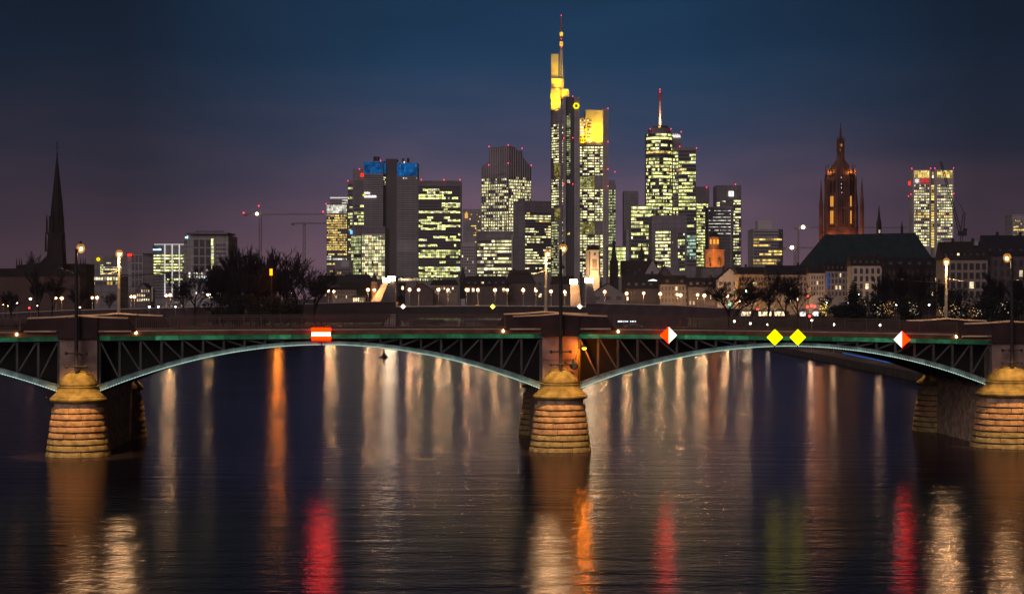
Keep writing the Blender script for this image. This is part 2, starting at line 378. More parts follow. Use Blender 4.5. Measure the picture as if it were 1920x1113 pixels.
def ashlar(b, cc, r0, r1, z, h, nb):
    """one course of separate rough blocks, each a little proud or set back"""
    ph = RS.uniform(0, 6.28)
    for i in range(nb):
        a0 = ph+2*math.pi*(i+.012)/nb; a1 = ph+2*math.pi*(i+.988)/nb; d = RS.uniform(-.022, .022); g = .07+RS.uniform(-.015, .015); k = 3
        prof = [(r0-.35, z+g), (r0-.05+d, z+g), (r0+d, z+g+.05), ((r0+r1)/2+.012+d, z+h*.55), (r1+d, z+h-.05), (r1-.05+d, z+h-.01), (r1-.35, z+h-.01)]; vs = []; fs = []; n = len(prof)
        for j in range(k+1):
            a = a0+(a1-a0)*j/k; e = .015 if j in (0, k) else 0
            for r, zz in prof: rr = r-(e if r > r1-.2 else 0); vs.append((cc[0]+rr*math.cos(a), cc[1]+rr*math.sin(a), zz))
        for j in range(k):
            for q in range(n): fs.append([j*n+q, (j+1)*n+q, (j+1)*n+(q+1) % n, j*n+(q+1) % n])
        fs += [list(range(n)), [k*n+q for q in range(n)][::-1]]; b.add(vs, fs)
for pi, X in enumerate(PIERS):
    PR = (1.0, 1.0, 1.27)[pi]
    b = MB(); sweep(b, X, [(1.62, -1.0), (1.55, .05), (1.40, 3.6), (1.40, 4.6)]); pier = b.build('stone_pier', STONE, BR)
    for vv in (-.2, WID+.2):
        cc = (X-.0425*vv, By(X)+vv, 0)
        b = MB(); b.lathe(cc, [(PR*a_, z_) for a_, z_ in [(2.1, -1.0), (2.05, .05), (1.66, 3.6), (1.80, 3.62), (1.80, 4.08)]], 32); nose = b.build('pier_nose', STONE, pier)
        z = -.1
        for c in range(8):
            h = .47; r0 = PR*(2.42-.46*(z/3.7)); r1 = PR*(2.42-.46*((z+h)/3.7))
            b = MB(); ashlar(b, cc, r0, r1, z, h, 15)
            b.build('stone_course', COURSE[0 if c < 3 else 1], pier); z += h
    cprof = [(1.8, 4.03), (2.02, 4.06), (2.12, 4.16), (2.14, 4.26), (2.08, 4.38), (1.98, 4.43), (1.96, 4.50), (1.84, 4.58), (1.66, 4.78), (1.55, 5.0), (1.50, 5.16), (1.55, 5.18), (1.55, 5.25), (1.45, 5.27)]
    for vv in (-.2, WID+.2):
        b = MB(); b.lathe((X-.0425*vv, By(X)+vv, 0), [(PR*a_, z_) for a_, z_ in cprof], 32); b.build('cornice', MOSS, pier)
    R = 1.42*PR; prof = []
    for i in range(12):
        t = i*math.pi/2/12; q = .965 if i in (4, 8) else 1; prof.append((R*math.cos(t)*q, 5.27+1.2*math.sin(t)*q))
    prof.append((.05, 6.45))
    for vv in (-.2, WID+.2):
        b2 = MB(); b2.lathe((X-.0425*vv, By(X)+vv, 0), prof, 24); b2.build('dome_cap', MOSS, pier, smooth=True)
    b = MB(); b.prism([Bp(X-CW, -.18, 0)[:2], Bp(X+CW, -.18, 0)[:2], Bp(X+CW, WID+.18, 0)[:2], Bp(X-CW, WID+.18, 0)[:2]], 4.6, zg(X)+.2)
    b.build('pier_column', STONEC, pier)
    for zz in (5.9, 7.1): 
        b = MB(); b.prism([Bp(X-CW-.05, -.24, 0)[:2], Bp(X+CW+.05, -.24, 0)[:2], Bp(X+CW+.05, .1, 0)[:2], Bp(X-CW-.05, .1, 0)[:2]], zz, zz+.09)
        if zz > 7: b.build('column_band', STONEC, pier)
    # stone parapet on both sides
    for v, sg in ((-.42, -1), (WID+.02, 1)):
        z0 = zg(X)+.52; b = MB()
        o = [(-4.35, 0), (4.35, 0), (3.65, .98), (CW+.02, 1.06), (-CW-.02, 1.06), (-3.65, .98)]
        def para(o, va, vb, b): 
            n = len(o); vs = [Bp(X+q[0], va, z0+q[1]) for q in o]+[Bp(X+q[0], vb, z0+q[1]) for q in o]
            b.add(vs, [list(range(n)), list(range(n, 2*n))[::-1]]+[[i, n+i, n+(i+1) % n, (i+1) % n] for i in range(n)])
        def ridge(xa, za, xb, zb_, va, vb, b, hh=.13):
            vs = []
            for xx, zz in ((xa, za), (xb, zb_)):
                vs += [Bp(X+xx, va, z0+zz), Bp(X+xx, va, z0+zz+.03), Bp(X+xx, (va+vb)/2, z0+zz+hh), Bp(X+xx, vb, z0+zz+.03), Bp(X+xx, vb, z0+zz)]
            b.add(vs, [[0, 1, 2, 3, 4][::-1], [5, 6, 7, 8, 9]]+[[i, (i+1) % 5, 5+(i+1) % 5, 5+i] for i in range(5)])
        para(o, v, v+.4, b); wingp = b.build('stone_parapet', PARA, BR)
        b = MB(); para([(-CW-.1, -.5), (CW+.1, -.5), (CW+.1, 1.06), (-CW-.1, 1.06)], v-.12, v+.52, b); b.build('parapet_block', PARA, wingp)
        b = MB(); ridge(-CW-.22, 1.07, 0, 1.19, v-.2, v+.6, b); ridge(0, 1.19, CW+.22, 1.07, v-.2, v+.6, b); b.build('coping', COPING, wingp)
        for sx in (-1, 1):
            b = MB(); ridge(sx*(CW+.23), 1.066, sx*3.7, .986, v-.07, v+.47, b); b.build('coping', COPING, wingp)
            b = MB(); ridge(sx*2.75-1.2, .0, sx*2.75+1.2, 0, v-.26, v+.22, b)
            if sg < 0: b.build('ledge', COPING, wingp)
# sloping pale strip added along the deck edge to catch lamp light
def lamp_catch_strip(xs, v0, v1):
    b = MB(); vs = []; fs = []
    for X in xs:
        z = zg(X)+.522; vs += [Bp(X, v0, z), Bp(X, v0, z+.02), Bp(X, v1, z+.085), Bp(X, v1, z)]
    for i in range(len(xs)-1):
        for k in range(4): fs.append([4*i+k, 4*i+(k+1) % 4, 4*i+4+(k+1) % 4, 4*i+4+k])
    n = len(xs); fs += [[3, 2, 1, 0], [4*n-4, 4*n-3, 4*n-2, 4*n-1]]; b.add(vs, fs); b.build('lamp_catch_strip', COPING, BR)
for a, c in zip([XA]+PIERS, PIERS+[XB]): lamp_catch_strip(lin(a+4.45, c-4.45, 24), -.31, -.26)
# railings with posts between the stone parapets
RAILM = mat('railing_iron', (.11, .065, .05), .6)
for i in range(4):
    xa, xb = EDGES[i]+4.3, EDGES[i+1]-4.3
    if i == 0: xa = -60
    if i == 3: xb = 66
    n = max(1, round((xb-xa)/3.2)); d = (xb-xa)/n
    for v in (-.2, WID+.2):
        for k in range(n+1):
            if k == n and i != 3: pass
            X = xa+k*d; b = MB(); b.prism([Bp(X-.05, v-.05, 0)[:2], Bp(X+.05, v-.05, 0)[:2], Bp(X+.05, v+.05, 0)[:2], Bp(X-.05, v+.05, 0)[:2]], zg(X)+.522, zg(X)+1.60)
            b.build('railing_post', RAILM, BR)
        for k in range(n):
            p0, p1 = xa+k*d+.052, xa+(k+1)*d-.052
            b = MB()
            for dz, hh in ((.62, .045), (1.40, .04), (1.52, .06)):
                strip([p0, p1], v-.03, v+.03, lambda x: zg(x)+dz, lambda x: zg(x)+dz+hh, '', None, mb=b)
            m_ = int((p1-p0)/.135)
            for j in range(1, m_):
                X = p0+(p1-p0)*j/m_
                b.prism([Bp(X-.014, v-.014, 0)[:2], Bp(X+.014, v-.014, 0)[:2], Bp(X+.014, v+.014, 0)[:2], Bp(X-.014, v+.014, 0)[:2]], zg(X)+.66, zg(X)+1.405)
            b.build('railing_panel', RAILM, BR)
# small amber lamps tucked under the ledge at the parapet ends
for X in (-37.4, -28.6, -.7, 8.3, 35.5, 44.3):
    b = MB(); c = Bp(X, -.40, zg(X)+.40); b.ball(c, .085, 8); b.tube((c[0], c[1]+.02, c[2]+.05), (c[0], c[1]+.16, c[2]+.1), .05)
    b.build('ledge_lamp', em('amber_bulb', (1.0, .55, .22), 22, True), BR)
# ---------------------------------------------------------------- street lamps of the near bridge
AMB = (1.0, .60, .24)
BULB = em('sodium_bulb', (1.0, .56, .20), 9, True)
POLE = mat('lamp_pole_paint', (.30, .25, .20), .6, nz=1.5, amt=.15)
POLED = mat('backlit_pole_and_fittings', (.03, .026, .024), .6)  # near-black fittings and near poles, whose backlit side is put into the colour
def halo_shell_mat(name, col, s, k):
    m = em(name, col, s); t = m.node_tree; e = [n for n in t.nodes if n.type == 'EMISSION'][0]; o = [n for n in t.nodes if n.type == 'OUTPUT_MATERIAL'][0]
    tr = N(t, 'ShaderNodeBsdfTransparent'); mx = N(t, 'ShaderNodeMixShader'); mx.inputs[0].default_value = k
    t.links.new(tr.outputs[0], mx.inputs[1]); t.links.new(e.outputs[0], mx.inputs[2]); t.links.new(mx.outputs[0], o.inputs[0]); return m
SHELL = halo_shell_mat('amber_halo_shell', (1.0, .42, .09), 1.1, .35)  # oversized glowing shell added round the bulb to stand for its halo
def near_lamp(X, v, zbase, label, near):
    zt = 15.75+zg(X)-8.95
    c = Bp(X, v, 0); t = thing('street_lamp', (c[0], c[1], zbase), label, 'street lamp', 'tall street lamps on the near bridge')
    m = POLED if near else POLE
    b = MB(); b.lathe((c[0], c[1], 0), [(.15, zbase), (.15, zbase+2), (.13, zt-3), (.16, zt-3), (.16, zt-2.8), (.115, zt-2.78), (.10, zt)], 12); b.build('pole', m, t)
    s = 1 if near else -1
    q = Bp(X+(.22 if X < 30 else -.22)*(1 if near else .6), v+s*.55, zt)
    b = MB(); b.tube((c[0], c[1], zt-.3), (q[0], q[1], zt+.25), .04); b.build('arm', m, t)
    b = MB(); b.lathe((q[0], q[1], zt), [(.05, .62), (.10, .45), (.22, .22), (.24, .16), (.16, .15)][::-1], 12); b.build('lamp_hood', m, t)
    b = MB(); b.ball((q[0], q[1], zt+.03), .17, 12, sz=1.1); b.build('bulb', BULB, t)
    b = MB(); b.ball((q[0], q[1], zt+.05), .33, 14, sz=1.15); b.build('halo_shell', SHELL, t)
    point('lamp_light', t, (q[0], q[1], zt-.50), 520 if near else 800, AMB, .15)
    if near:
        for zz in (6.75, 7.75):
            b = MB(); b.tube((c[0]-.75, c[1]-.05, zz), (c[0]+.75, c[1]-.05, zz), .05); b.ball((c[0]-.75, c[1]-.05, zz), .13, 8); b.ball((c[0]+.75, c[1]-.05, zz), .13, 8)
            b.tube((c[0], c[1], zz), (c[0], By(X)-.15, zz), .07); b.ball((c[0], c[1], zz), .2, 8); b.build('mounting_bracket', POLED, t)
        # added floodlight on a made-up outrigger, to brighten the pier head
        f = (c[0], c[1]-5.4, zt-1.6)
        b = MB(); b.tube((c[0], c[1], zt-1.9), (f[0], f[1]+.1, f[2]+.1), .035); b.box(f[0]-.14, f[0]+.14, f[1]-.12, f[1]+.12, f[2]+.02, f[2]+.2); b.build('added_floodlight', POLED, t)
        point('added_flood_light', t, (f[0], f[1], f[2]-.05), 11000 if X < 30 else 8500, (1.0, .56, .21), .25, 42, (X, By(X)-2.3, 3.2))
    else:
        sd = 3.0 if X < -10 else -3.0; f = (c[0]+sd, c[1]+4.6, zt-1.6)  # added floodlight, set sideways to brighten the visible flank of the far nose
        b = MB(); b.tube((c[0], c[1], zt-1.9), (f[0], f[1]-.1, f[2]+.1), .035); b.box(f[0]-.14, f[0]+.14, f[1]-.12, f[1]+.12, f[2]+.02, f[2]+.2); b.build('added_floodlight', POLED, t)
        point('added_flood_light', t, (f[0], f[1], f[2]-.05), 5200, (1.0, .56, .21), .25, 40, (X-.0425*(WID+2), By(X)+WID+1.6, 3.2))
        b = MB(); b.tube((c[0], c[1], zt-1.4), (c[0]+(1.0 if X > 20 else -1.0), c[1]-2.5, zt-1.75), .03); b.build('stay_arm', POLE, t)
names = ['left', 'middle', 'right']
for X, nm in zip(PIERS, ('leftmost stone pier', 'middle stone pier', 'pier at the right frame edge')):
    near_lamp(X, -1.0, 6.35, 'tall backlit lamp pole clamped to the front of the '+nm, True)
for X, nm in zip(PIERS, ('leftmost stone pier', 'middle stone pier', 'rightmost stone pier')):
    near_lamp(X, WID+.25, zg(X)+1.79, 'glowing amber lit lamp pole on the far parapet above the '+nm, False)
# amber bracket lamp right of the middle pier
t = thing('bracket_lamp', Bp(3.75+CW, -.2, 8.0), 'hooded orange bracket lamp right of the middle pier column', 'lamp')
c = Bp(5.6, -.75, 8.0)
b = MB(); b.tube(Bp(3.75+.3, -.3, 6.9), Bp(4.75, -.9, 6.55), .06); b.tube(Bp(4.75, -.9, 6.55), Bp(5.1, -.8, 7.9), .04); b.tube(Bp(5.1, -.8, 8.05), (c[0], c[1], c[2]+.12), .045); b.build('arm', POLED, t)
b = MB(); b.lathe(Bp(4.8, -.9, 6.35), [(.02, 0), (.30, .12), (.26, .5), (.06, .85)], 10); b.build('loudspeaker_horn', POLED, t)
b = MB(); b.lathe(c, [(.27, .05), (.22, .14), (.05, .28)], 12); b.build('lamp_hood', POLED, t)
b = MB(); b.ball(c, .16, 10, sz=.6); b.build('bulb', em('orange_bulb', (1.0, .27, .01), 30, True), t)
point('lamp_light', t, (c[0], c[1], c[2]-.25), 300, (1.0, .27, .012), .12)
# ---------------------------------------------------------------- navigation signs on the near bridge
NR = em('red_panel_light', (1.0, .004, .0), 26, True); NW = em('white_panel_light', (1.0, .92, .70), 2.6, True); NY = em('yellow_panel_light', (1.0, .98, .0), 2.0, True)
def sgn_pos(px, py):
    Yv = 145
    for _ in range(6):
        X = wx(px, Yv); Yv = By(X)-.75
    return X, Yv, wz(py, Yv)
def diamond(px, py, half, label, ml, mr):
    X, Y, z = sgn_pos(px, py); t = thing('navigation_sign', (X, Y+.3, z), label, 'sign', 'lit navigation signs on the near bridge')
    for s, m in ((-1, ml), (1, mr)):
        b = MB(); pts = [(X, z-half), (X+half, z), (X, z+half)] if s > 0 else [(X, z-half), (X, z+half), (X-half, z)]
        b.wall(pts, Y, Y+.06); b.build('panel', m, t)
    b = MB(); h2 = half-.02; b.wall([(X, z-h2), (X+h2, z), (X, z+h2), (X-h2, z)], Y+.062, Y+.2); b.build('backing', POLED, t)
    b = MB(); b.box(X-.04, X+.04, Y+.2, Y+.28, z-half-.35, z+half+.25); b.box(X-.04, X+.04, Y+.28, Y+.60, z-.05, z+.05); b.build('bracket', POLED, t)
diamond(1254, 628, .64, 'diamond sign with a red left half and a white right half', NR, NW)
diamond(1453, 632, .64, 'left one of the two yellow diamond signs on the bridge', NY, NY)
diamond(1496, 632, .64, 'right one of the two yellow diamond signs on the bridge', NY, NY)
diamond(1691, 636, .64, 'diamond sign with a white left half and a red right half', NW, NR)
X, Y, z = sgn_pos(602, 626); t = thing('no_entry_sign', (X, Y+.3, z), 'red rectangular sign with a white bar over the left arch', 'sign')
for a, c, m in ((-.47, -.165, NR), (-.163, .143, NW), (.145, .47, NR)):
    b = MB(); b.box(X-.73, X+.73, Y, Y+.06, z+a, z+c); b.build('panel', m, t)
b = MB(); b.box(X-.71, X+.71, Y+.062, Y+.2, z-.45, z+.45); b.build('backing', POLED, t)
b = MB(); b.box(X-.04, X+.04, Y+.2, Y+.28, z-.85, z+.95); b.box(X-.04, X+.04, Y+.28, Y+.60, z+.1, z+.2); b.build('bracket', POLED, t)
# red marker posts behind the railing
RM = mat('red_marker_paint', (.45, .03, .02), .5)
for k, (px, lab) in enumerate([(355, 'slim red marker post behind the railing, nearest to the left pier'), (467, 'slim red marker post behind the railing, midway between left pier and red sign'), (1171, 'slim red marker post behind the railing, just right of the middle pier'), (1278, 'slim red marker post behind the railing, right of the red white diamond sign'), (1386, 'slim red marker post behind the railing, left of the yellow diamond signs')]):
    Yv = 147.5; X = wx(px, Yv); b = MB(); b.lathe((X, By(X)+.35, zg(X)+.46), [(.07, 0), (.06, .1), (.045, .12), (.045, .85), (.02, .9)], 8)
    tag(b.build('marker_post', RM, None, (X, By(X)+.35, zg(X)+.46)), lab, 'post', 'red marker posts behind the railing')
# buoy
Yb = 12*F/(670-HZ); X = wx(720, Yb); t = thing('buoy', (X, Yb, 0), 'small dark cone buoy floating under the left arch', 'buoy')
b = MB(); b.lathe((X, Yb, 0), [(.5, -.3), (.9, .0), (.95, .15), (.6, .3), (.32, .7), (.14, 1.1)], 12); b.build('float', BLACK, t)
b = MB(); b.lathe((X, Yb, 0), [(.14, 1.1), (.1, 1.3), (.16, 1.35), (.16, 1.6), (.03, 1.9)], 8); b.build('topmark', BLACK, t)
# ================================================================ towers
RNG = random.Random(11)
class Tower:
    """A building: wall outline given in plan by (photo column, depth step) points; faces carry a grid of window openings."""
    def __init__(s, name, label, cat, Y, zbase=4.0, group=None):
        s.Y = Y; s.cells = []; s.cache = {}; s.zb = zbase
        s.args = (name, label, cat, group); s.t = None
    def start(s, X):
        if s.t is None:
            n, l, c, g = s.args; s.t = thing(n, (X, s.Y, s.zb), l, c, g)
        return s.t
    def pt(s, px, dy=0): return (wx(px, s.Y+dy), s.Y+dy)
    def block(s, pts, ytop, depth=30, m=None, name='wall', ybot=None, parent=None):
        P = [s.pt(*q) for q in pts]; s.start((P[0][0]+P[-1][0])/2)
        back = max(q[1] for q in pts)+depth
        poly = P+[(P[-1][0], s.Y+back), (P[0][0], s.Y+back)]
        zt = wz(ytop, s.Y); zb = s.zb-.5 if ybot is None else wz(ybot, s.Y)
        b = MB(); b.prism(poly, zb, zt); return b.build(name, m or CONC, parent or s.t)
    def face(s, a, c, y0, y1, rows, cols, lit=.5, col='cream', fw=.72, fh=.6, clump=.5, dark=GLASS, pat=None, out=.15, skip=None):
        A = s.pt(*a); B = s.pt(*c); z0 = wz(y0, s.Y); z1 = wz(y1, s.Y)
        d = Vector((B[0]-A[0], B[1]-A[1])); Ln = d.length; d.normalize(); nrm = Vector((d.y, -d.x)); ang = math.atan2(d.y, d.x)
        cw = Ln/cols; ch = (z0-z1)/rows
        for j in range(rows):
            yy = y0+(y1-y0)*(j+.5)/rows
            if pat is not None:
                p = 0; cc = col
                for q in pat:
                    if q[0] <= yy < q[1]: p = q[2]; cc = q[3] if len(q) > 3 else col
            else: p, cc = lit, col
            p = min(1, max(0, p*RNG.uniform(.75, 1.25))) if p < .93 else p
            on = RNG.random() < p
            for i in range(cols):
                if skip and skip(i, j): continue
                if RNG.random() > clump: on = RNG.random() < p
                x = A[0]+d.x*cw*(i+.5)+nrm.x*out; y = A[1]+d.y*cw*(i+.5)+nrm.y*out; z = z0-ch*(j+.5)
                c2 = cc
                if on and cc in ('cream', 'green') and RNG.random() < .30: c2 = RNG.choice(['white', 'dimgreen', 'cream', 'warm', 'dimgreen', 'green'])
                if on or dark is not None:
                    s.cells.append((x, y, z, cw*fw, ch*fh, ang, LIT[c2] if on else dark, 1 if on else 0))
    def finish(s, cap=100):
        o0 = ORG[s.t.name]; cells = s.cells
        idx = sorted(range(len(cells)), key=lambda i: (-cells[i][3], RNG.random()))
        for i in idx[:cap]:
            x, y, z, w, h, ang, m, on = cells[i]; key = (round(w, 2), round(h, 2), m.name)
            if key not in s.cache:
                me = bpy.data.meshes.new('window'); w2, h2 = w/2, h/2
                me.from_pydata([(-w2, 0, -h2), (w2, 0, -h2), (w2, 0, h2), (-w2, 0, h2), (-w2, .25, -h2), (w2, .25, -h2), (w2, .25, h2), (-w2, .25, h2)], [],
                               [[0, 1, 2, 3], [1, 5, 6, 2], [5, 4, 7, 6], [4, 0, 3, 7], [3, 2, 6, 7], [0, 4, 5, 1]])
                me.materials.append(m); s.cache[key] = me
            o = bpy.data.objects.new('window', s.cache[key]); COL.objects.link(o); o.parent = s.t; o.location = Vector((x, y, z))-o0; o.rotation_euler = (0, 0, ang)
        rest = idx[cap:]
        if rest:
            ms = []; b = MB()
            for i in rest:
                x, y, z, w, h, ang, m, on = cells[i]
                if m not in ms: ms.append(m)
                ca, sa = math.cos(ang), math.sin(ang); w2, h2 = w/2, h/2
                q = []
                for dy in (0, .25):
                    for dx, dz in ((-w2, -h2), (w2, -h2), (w2, h2), (-w2, h2)): q.append((x+dx*ca-dy*sa, y+dx*sa+dy*ca, z+dz))
                b.add(q, [[0, 1, 2, 3], [1, 5, 6, 2], [4, 0, 3, 7], [3, 2, 6, 7], [0, 4, 5, 1]], ms.index(m))
            tag(b.build('further_windows', ms, s.t), None, None, None, 'stuff')
    def beacon(s, px, py, r=None, dy=-1, m=None, name='beacon_light'):
        r = r or .00024*s.Y; x, y = s.pt(px, dy); z = wz(py, s.Y)
        b = MB(); b.tube((x, y, z-r*2.5), (x, y, z-r*.6), r*.25); b.ball((x, y, z), r, 8); b.build(name, m or REDL, s.t)
    def panel(s, px0, px1, py0, py1, m, name, dy=-.6, th=.5, label=None, parent=None):
        x0, y = s.pt(px0, dy); x1, _ = s.pt(px1, dy); b = MB(); b.box(x0, x1, y, y+th, wz(py1, s.Y+dy), wz(py0, s.Y+dy))
        o = b.build(name, m, parent or s.t); return tag(o, label)
    def ring(s, px, py, r, m, dy=-1, n=6, k=.55):
        x, y = s.pt(px, dy); z = wz(py, s.Y+dy); R = r*s.Y/F; b = MB()
        for i in range(n):
            t0, t1 = 2*math.pi*i/n, 2*math.pi*(i+1)/n
            b.wall([(x+R*math.cos(t0), z+R*math.sin(t0)), (x+R*math.cos(t1), z+R*math.sin(t1)), (x+R*k*math.cos(t1), z+R*k*math.sin(t1)), (x+R*k*math.cos(t0), z+R*k*math.sin(t0))], y, y+.5)
        return b.build('emblem_ring', m, s.t)
    def scribble(s, px0, px1, py0, py1, m, n, dy=-1):
        """illegible lettering: short upright strokes of light"""
        r = random.Random(int(px0*7+py0)); b = MB(); w = (px1-px0)/n
        for i in range(n):
            a = px0+w*i; x0, y = s.pt(a, dy); x1, _ = s.pt(a+w*.62, dy); k = r.uniform(0, .35)*(py1-py0)
            b.box(x0, x1, y, y+.4, wz(py1, s.Y), wz(py0+k, s.Y))
        return b.build('sign_lettering', m, s.t)
TW = Tower
def roof_edge(T, px0, px1, y, m=None): T.panel(px0-.6, px1+.6, y-1.2, y+1.2, m or CONC_L, 'roof_edge', dy=-1.2, th=6)
# 1 yellow crowned slab
T = TW('office_tower', 'amber lit tower under a white finned crown, leftmost of the skyscrapers', 'tower', 2300)
T.block([(612, 0), (651, 0)], 383, 30, CONC_M); T.block([(619, 6), (652.5, 6)], 369, 20, CONC_M, 'setback', 384)
T.face((612.5, 0), (650.5, 0), 384, 400, 1, 16, 1, 'white', .55, .96, out=.4); T.face((612.5, 0), (650.5, 0), 402, 515, 25, 13, 0, 'yellow', .72, .62, .75, pat=[(402, 469, .9), (469, 477, .15), (477, 487, .85, 'white'), (492, 497, .9), (505, 512, .2)])
T.panel(619, 653, 369.5, 372, WHITESTRIP, 'light_strip', dy=5); T.face((641, 6), (652, 6), 373, 382, 2, 4, .85, 'white'); T.beacon(611.5, 382); T.finish()
# 2
T = TW('office_tower', 'stepped tower with a small red lit box sign, left of the blue topped tower', 'tower', 2150)
T.block([(652, 0), (663, 0)], 339, 25, CONC_D); T.block([(661.5, -8), (664, -8), (664.2, -10), (684, -10)], 318, 40, CONC_M)
T.face((652.5, 0), (661, 0), 344, 500, 26, 4, 0, 'green', .8, .55, .7, pat=[(344, 385, .15), (385, 440, .6), (440, 500, .35)])
T.face((664, -10), (683, -10), 384, 475, 14, 7, 0, 'green', .8, .6, .75, pat=[(386, 396, .6), (396, 412, .8), (412, 434, .3), (414, 424, .9), (440, 475, .6)])
T.panel(664.5, 683, 338, 384, CONC_D, 'dark_panel', dy=-10.5); b = T.panel(676.5, 682, 325, 331, SIGNR, 'red_box_sign', dy=-11.5); T.panel(678.4, 680.6, 326.8, 329.2, mat('dark_sign_face', (.3, .01, .01), .5), 'sign_face', dy=-12, th=.4, parent=b)
T.beacon(652.5, 339); T.beacon(674, 318, dy=-11); T.finish()
# 3 twin slab with blue crown
T = TW('office_tower', 'grey twin slab tower with a blue glowing crown and a dark central core', 'tower', 1900)
T.block([(682, 0), (718, 0), (723.5, 9)], 302, 30, CONC); T.block([(723, 6), (744, 6)], 297, 24, mat('dark_core_concrete', (.13, .105, .10), .9, nz=.05, amt=.1), 'core')
T.block([(744, 0), (783, 0)], 305, 30, CONC)
BLUEFIN = em('blue_fin_light', (.02, .22, .60), .75)
for a, c, y0, y1 in ((682.5, 717.5, 303, 325), (744.5, 782.5, 306, 330)):
    T.panel(a, c, y0, y1, em('blue_crown_glow', (.003, .06, .20), .72), 'blue_band', dy=-.3, th=.3)
    T.face((a, -.5), (c, -.5), y0, y1, 1, 15, 1, 'blue', .42, .97, dark=None, out=.5)
T.face((719, 2), (723, 8), 304, 325, 1, 2, 1, 'blue', .5, .95)
T.face((682.5, 0), (717.5, 0), 327, 522, 46, 1, 0, 'white', .99, .45, dark=GLASS2); T.face((719, 2), (723, 8), 330, 522, 45, 2, 0, 'cream', .8, .5, .6, pat=[(330, 346, .85)])
T.face((744.5, 0), (782.5, 0), 332, 522, 45, 14, 0.0, 'white', .74, .5, .5, dark=GLASS2, pat=[(332, 341, .12), (448, 458, .12)], skip=lambda i, j: 27 < j < 33)
for a, c in ((700, 705), (706, 711), (754, 757), (763, 767)): T.panel(a, c, 293.5+(a > 740)*3, 304, DARKSTEEL, 'roof_plant', dy=8, th=6)
T.scribble(683.5, 694, 359.5, 363.5, SIGNW, 6); T.scribble(683, 706, 366, 370.5, SIGNW, 12); T.ring(681.8, 365.5, 2.9, SIGNY, n=3, k=.3)
T.beacon(713.5, 301); T.beacon(758, 304, r=.6, m=SIGNW); T.finish()
# 4 low glass block
T = TW('glass_office', 'fully lit glass office block with a small blue sign, before the grey twin slab tower', 'building', 1500)
T.block([(658, 14), (678, 0), (722, 0)], 425, 40, CONC_D); T.panel(679, 722, 438, 441, CONC_L, 'band', dy=-.4)
T.face((658.5, 13.6), (677.5, .4), 441, 524, 12, 4, .95, 'dimgreen', .8, .72, .6); T.face((678.5, 0), (721.5, 0), 440, 524, 12, 14, .97, 'cream', .62, .78, .5)
T.panel(656.5, 661, 432, 438.5, SIGNB, 'blue_logo_sign', dy=12); T.finish()
# small pale boxes in front of the amber tower
T = TW('office_block', 'pale low block with a bright signboard at the foot of the amber lit tower', 'building', 1450)
T.block([(628, 0), (658, 0)], 487, 20, CONC_M); T.panel(640, 655, 489, 500, CONC_L, 'signboard'); T.face((632, 0), (656, 0), 503, 520, 3, 6, .35, 'yellow'); T.finish()
# 5 random lit slab
T = TW('office_tower', 'broad dark tower with a ragged greenish patchwork of lit floors', 'tower', 1750)
T.block([(784, 0), (864, 0)], 338, 35, CONC_D)
T.face((785, 0), (863, 0), 348, 520, 33, 20, 0, 'green', .86, .74, .84, pat=[(348, 353, .4), (353, 358, .75), (358, 364, .45), (364, 372, .55), (372, 380, .4), (380, 402, .3), (402, 412, .12), (412, 430, .30), (415, 425, .45), (430, 452, .18), (452, 466, .35), (466, 474, .75), (474, 482, .7), (482, 490, .35), (490, 498, .35), (498, 513, .86), (513, 520, .6)])
for a in (790, 832.5, 862.5): T.beacon(a, 337)
T.panel(784, 864, 338, 341, CONC_M, 'roof_edge'); T.panel(785, 812, 520, 524, CONC_L, 'lobby_band'); T.finish()
# 6
T = TW('office_tower', 'slim dim tower with a tiny orange sign, between the patchwork tower and the finned tower', 'tower', 2300)
T.block([(868, 0), (902, 0)], 392, 25, CONC); T.face((880, 0), (901, 0), 400, 460, 14, 8, .22, 'yellow', .8, .5, .3, dark=None); T.scribble(872, 877.5, 396, 409, em('orange_sign_light', (1, .5, .1), 1.6), 3); T.finish()
T = TW('office_block', 'pale gridded block with dark windows, between patchwork tower and finned tower', 'building', 1450)
T.block([(865, 0), (892, 0)], 455, 25, CONC_L); T.face((865.5, 0), (891.5, 0), 461, 516, 10, 8, .06, 'warm', .55, .55, .2, dark=GLASS)
for a in range(7): T.panel(866+a*3.6, 867.2+a*3.6, 452, 461, CONC_L, 'roof_fin', dy=1)
T.finish()
# 7 finned tower with sloped shoulders
T = TW('office_tower', 'grey finned tower with sloping shoulders and a crown of unlit vertical ribs', 'tower', 2000)
T.start(wx(950, 2000)); b = MB()
def dyf(px): return 14*(953-px)/51 if px < 953 else 24*(px-953)/43
out_ = [(902, 312), (917, 301), (917, 276), (953, 273), (965, 275), (996, 311)]
fr = [(wx(p, T.Y+dyf(p)), T.Y+dyf(p), wz(y, T.Y)) for p, y in out_]; bk = [(x, T.Y+55, z) for x, y, z in fr]
n = len(fr); vs = fr+[(x, y, 3.5) for x, y, z in fr]+bk+[(x, y, 3.5) for x, y, z in bk]
fs = []
for i in range(n-1):
    fs += [[i, n+i, n+i+1, i+1], [2*n+i, 2*n+i+1, 3*n+i+1, 3*n+i], [i, i+1, 2*n+i+1, 2*n+i]]
fs += [[0, 2*n, 3*n, n], [n-1, 2*n-1, 4*n-1, 3*n-1]]
b.add(vs, fs); b.build('wall', CONC_D, T.t)
def topy(px):
    for (a, ya), (c, yc) in zip(out_, out_[1:]):
        if a < c and a <= px <= c: return ya+(yc-ya)*(px-a)/(c-a)
    return 311
px = 903.0
